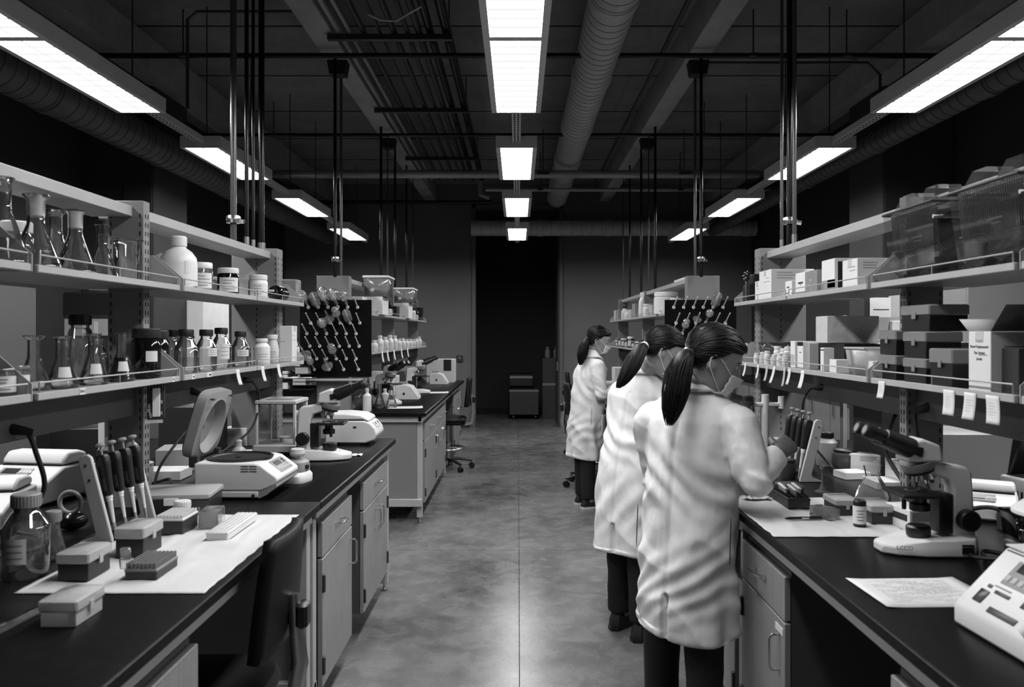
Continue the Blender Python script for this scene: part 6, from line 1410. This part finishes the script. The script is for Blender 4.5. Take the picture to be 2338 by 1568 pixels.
    # --- gloves
    for i, (sh_, el, wr) in enumerate(arms):
        p1, p2 = W(el), W(wr); d = (p2 - p1).normalized(); g = MB(); up = Vector((0, 0, 1)) if i == 0 else Vector((0, 0, 1))
        hand_mb(g, frame(p2 + d * .012, (d.x, d.y, d.z * .6 + .05), (inv.to_3x3() @ Vector((.3, -.75, .6))) if i == 0 else up), 1 if i == 0 else -1, (35, 55, 40))
        g.tube([tuple(p2 - d * .06), tuple(p2 - d * .03), tuple(p2 + d * .0)], [.034, .031, .028], 14)
        remesh(g, 'glove', glove, body, .0032, 2)
    # --- trousers and shoes
    tr_ = MB()
    for (ft, kn) in feet:
        f_, k_ = W(ft), W(kn); hp = Vector((0, .07 if f_.y > 0 else -.07, .80)); tr_.tube([tuple(hp), tuple(hp.lerp(k_, .5)), tuple(k_), tuple(k_.lerp(f_, .5)), tuple(f_ + Vector((0, 0, .0)))], [.075, .078, .072, .064, .062], 18)
    remesh(tr_, 'trousers', TROUS, body, .009, 3, lambda co, n: co + n * .004 * noise.noise((co.x * 9, co.y * 9, co.z * 14 + sd)))
    for (ft, kn) in feet:
        f_ = W(ft); s_ = MB(); s_.at((f_.x, f_.y, 0))
        o_ = lambda z, q, L0, L1: [(x * q, y * q, z) for x, y in [(L1, 0), (L1 - .03, .032), (.08, .042), (.0, .036), (L0 + .02, .032), (L0, 0), (L0 + .02, -.032), (.0, -.036), (.08, -.042), (L1 - .03, -.032)]]
        s_.loft([o_(.022, 1, -.075, .17), o_(.05, .97, -.073, .165), o_(.075, .85, -.068, .13), o_(.1, .75, -.065, .06)]); so = s_.build('shoe', SHOE, body, bevel=.006)
        q = MB().at((f_.x, f_.y, 0)); q.loft([o_(.001, 1, -.077, .173), o_(.022, 1.03, -.079, .176)]); q.build('sole', WHITE if sneak else SHOE, so)
    return body
p1 = person('person in a white lab coat nearest the viewer, gloved hand reaching for the pipettes', (.612, 2.88), 51, (.700, 2.865, 1.438), -6, 24, .06,
       [((.775, 2.80, 1.205), (.805, 2.70, 1.025), (.925, 2.83, 1.105)), ((.505, 3.0, 1.205), (.53, 3.08, .97), (.74, 3.2, 1.03))],
       [(.607, 2.83, 1.465), (.585, 2.80, 1.452), (.560, 2.78, 1.40), (.545, 2.76, 1.33), (.532, 2.75, 1.27), (.522, 2.75, 1.215)],
       [((.66, 2.80, .09), (.655, 2.81, .46)), ((.53, 2.95, .09), (.535, 2.95, .46))], 3, .472, bun='bead')
p2 = person('person in a white lab coat in the middle of the three, bending to the bench', (.575, 4.07), 50, (.735, 4.04, 1.445), -6, 26, .13,
       [((.79, 3.96, 1.215), (.88, 3.88, 1.0), (1.0, 4.02, 1.06)), ((.60, 4.18, 1.215), (.62, 4.26, .98), (.84, 4.36, 1.03))],
       [(.640, 4.0, 1.475), (.615, 3.97, 1.462), (.585, 3.95, 1.42), (.555, 3.93, 1.36), (.525, 3.92, 1.31), (.492, 3.92, 1.265)],
       [((.62, 4.0, .09), (.615, 4.01, .46)), ((.53, 4.16, .09), (.53, 4.15, .46))], 8, .43, bun='white')
p3 = person('person in a white lab coat farthest away at the second bench', (.605, 7.08), 22, (.712, 7.06, 1.475), -10, 14, .05,
       [((.69, 6.91, 1.25), (.72, 6.86, 1.02), (.90, 6.95, 1.05)), ((.62, 7.26, 1.25), (.72, 7.34, 1.03), (.92, 7.28, 1.06))],
       [(.618, 7.03, 1.49), (.60, 7.01, 1.47), (.578, 7.0, 1.42), (.565, 6.99, 1.36), (.555, 6.99, 1.31), (.548, 6.99, 1.26)],
       [((.615, 6.99, .09), (.61, 6.99, .46)), ((.575, 7.17, .09), (.575, 7.17, .46))], 14, .44, sneak=True)

# ------------------------------------------------------------------ groups for the repeats
cnt = {}
for o in list(SC.objects):
    if o.parent is None and o.get('category') and not o.get('group'): cnt.setdefault(o.name.split('.')[0], []).append(o)
for nm_, ls in cnt.items():
    if len(ls) > 1 and nm_ != 'person':
        for o in ls: o['group'] = nm_.replace('_', ' ') + ('es' if nm_.endswith(('x', 'ch')) else 's') + ' about the laboratory'
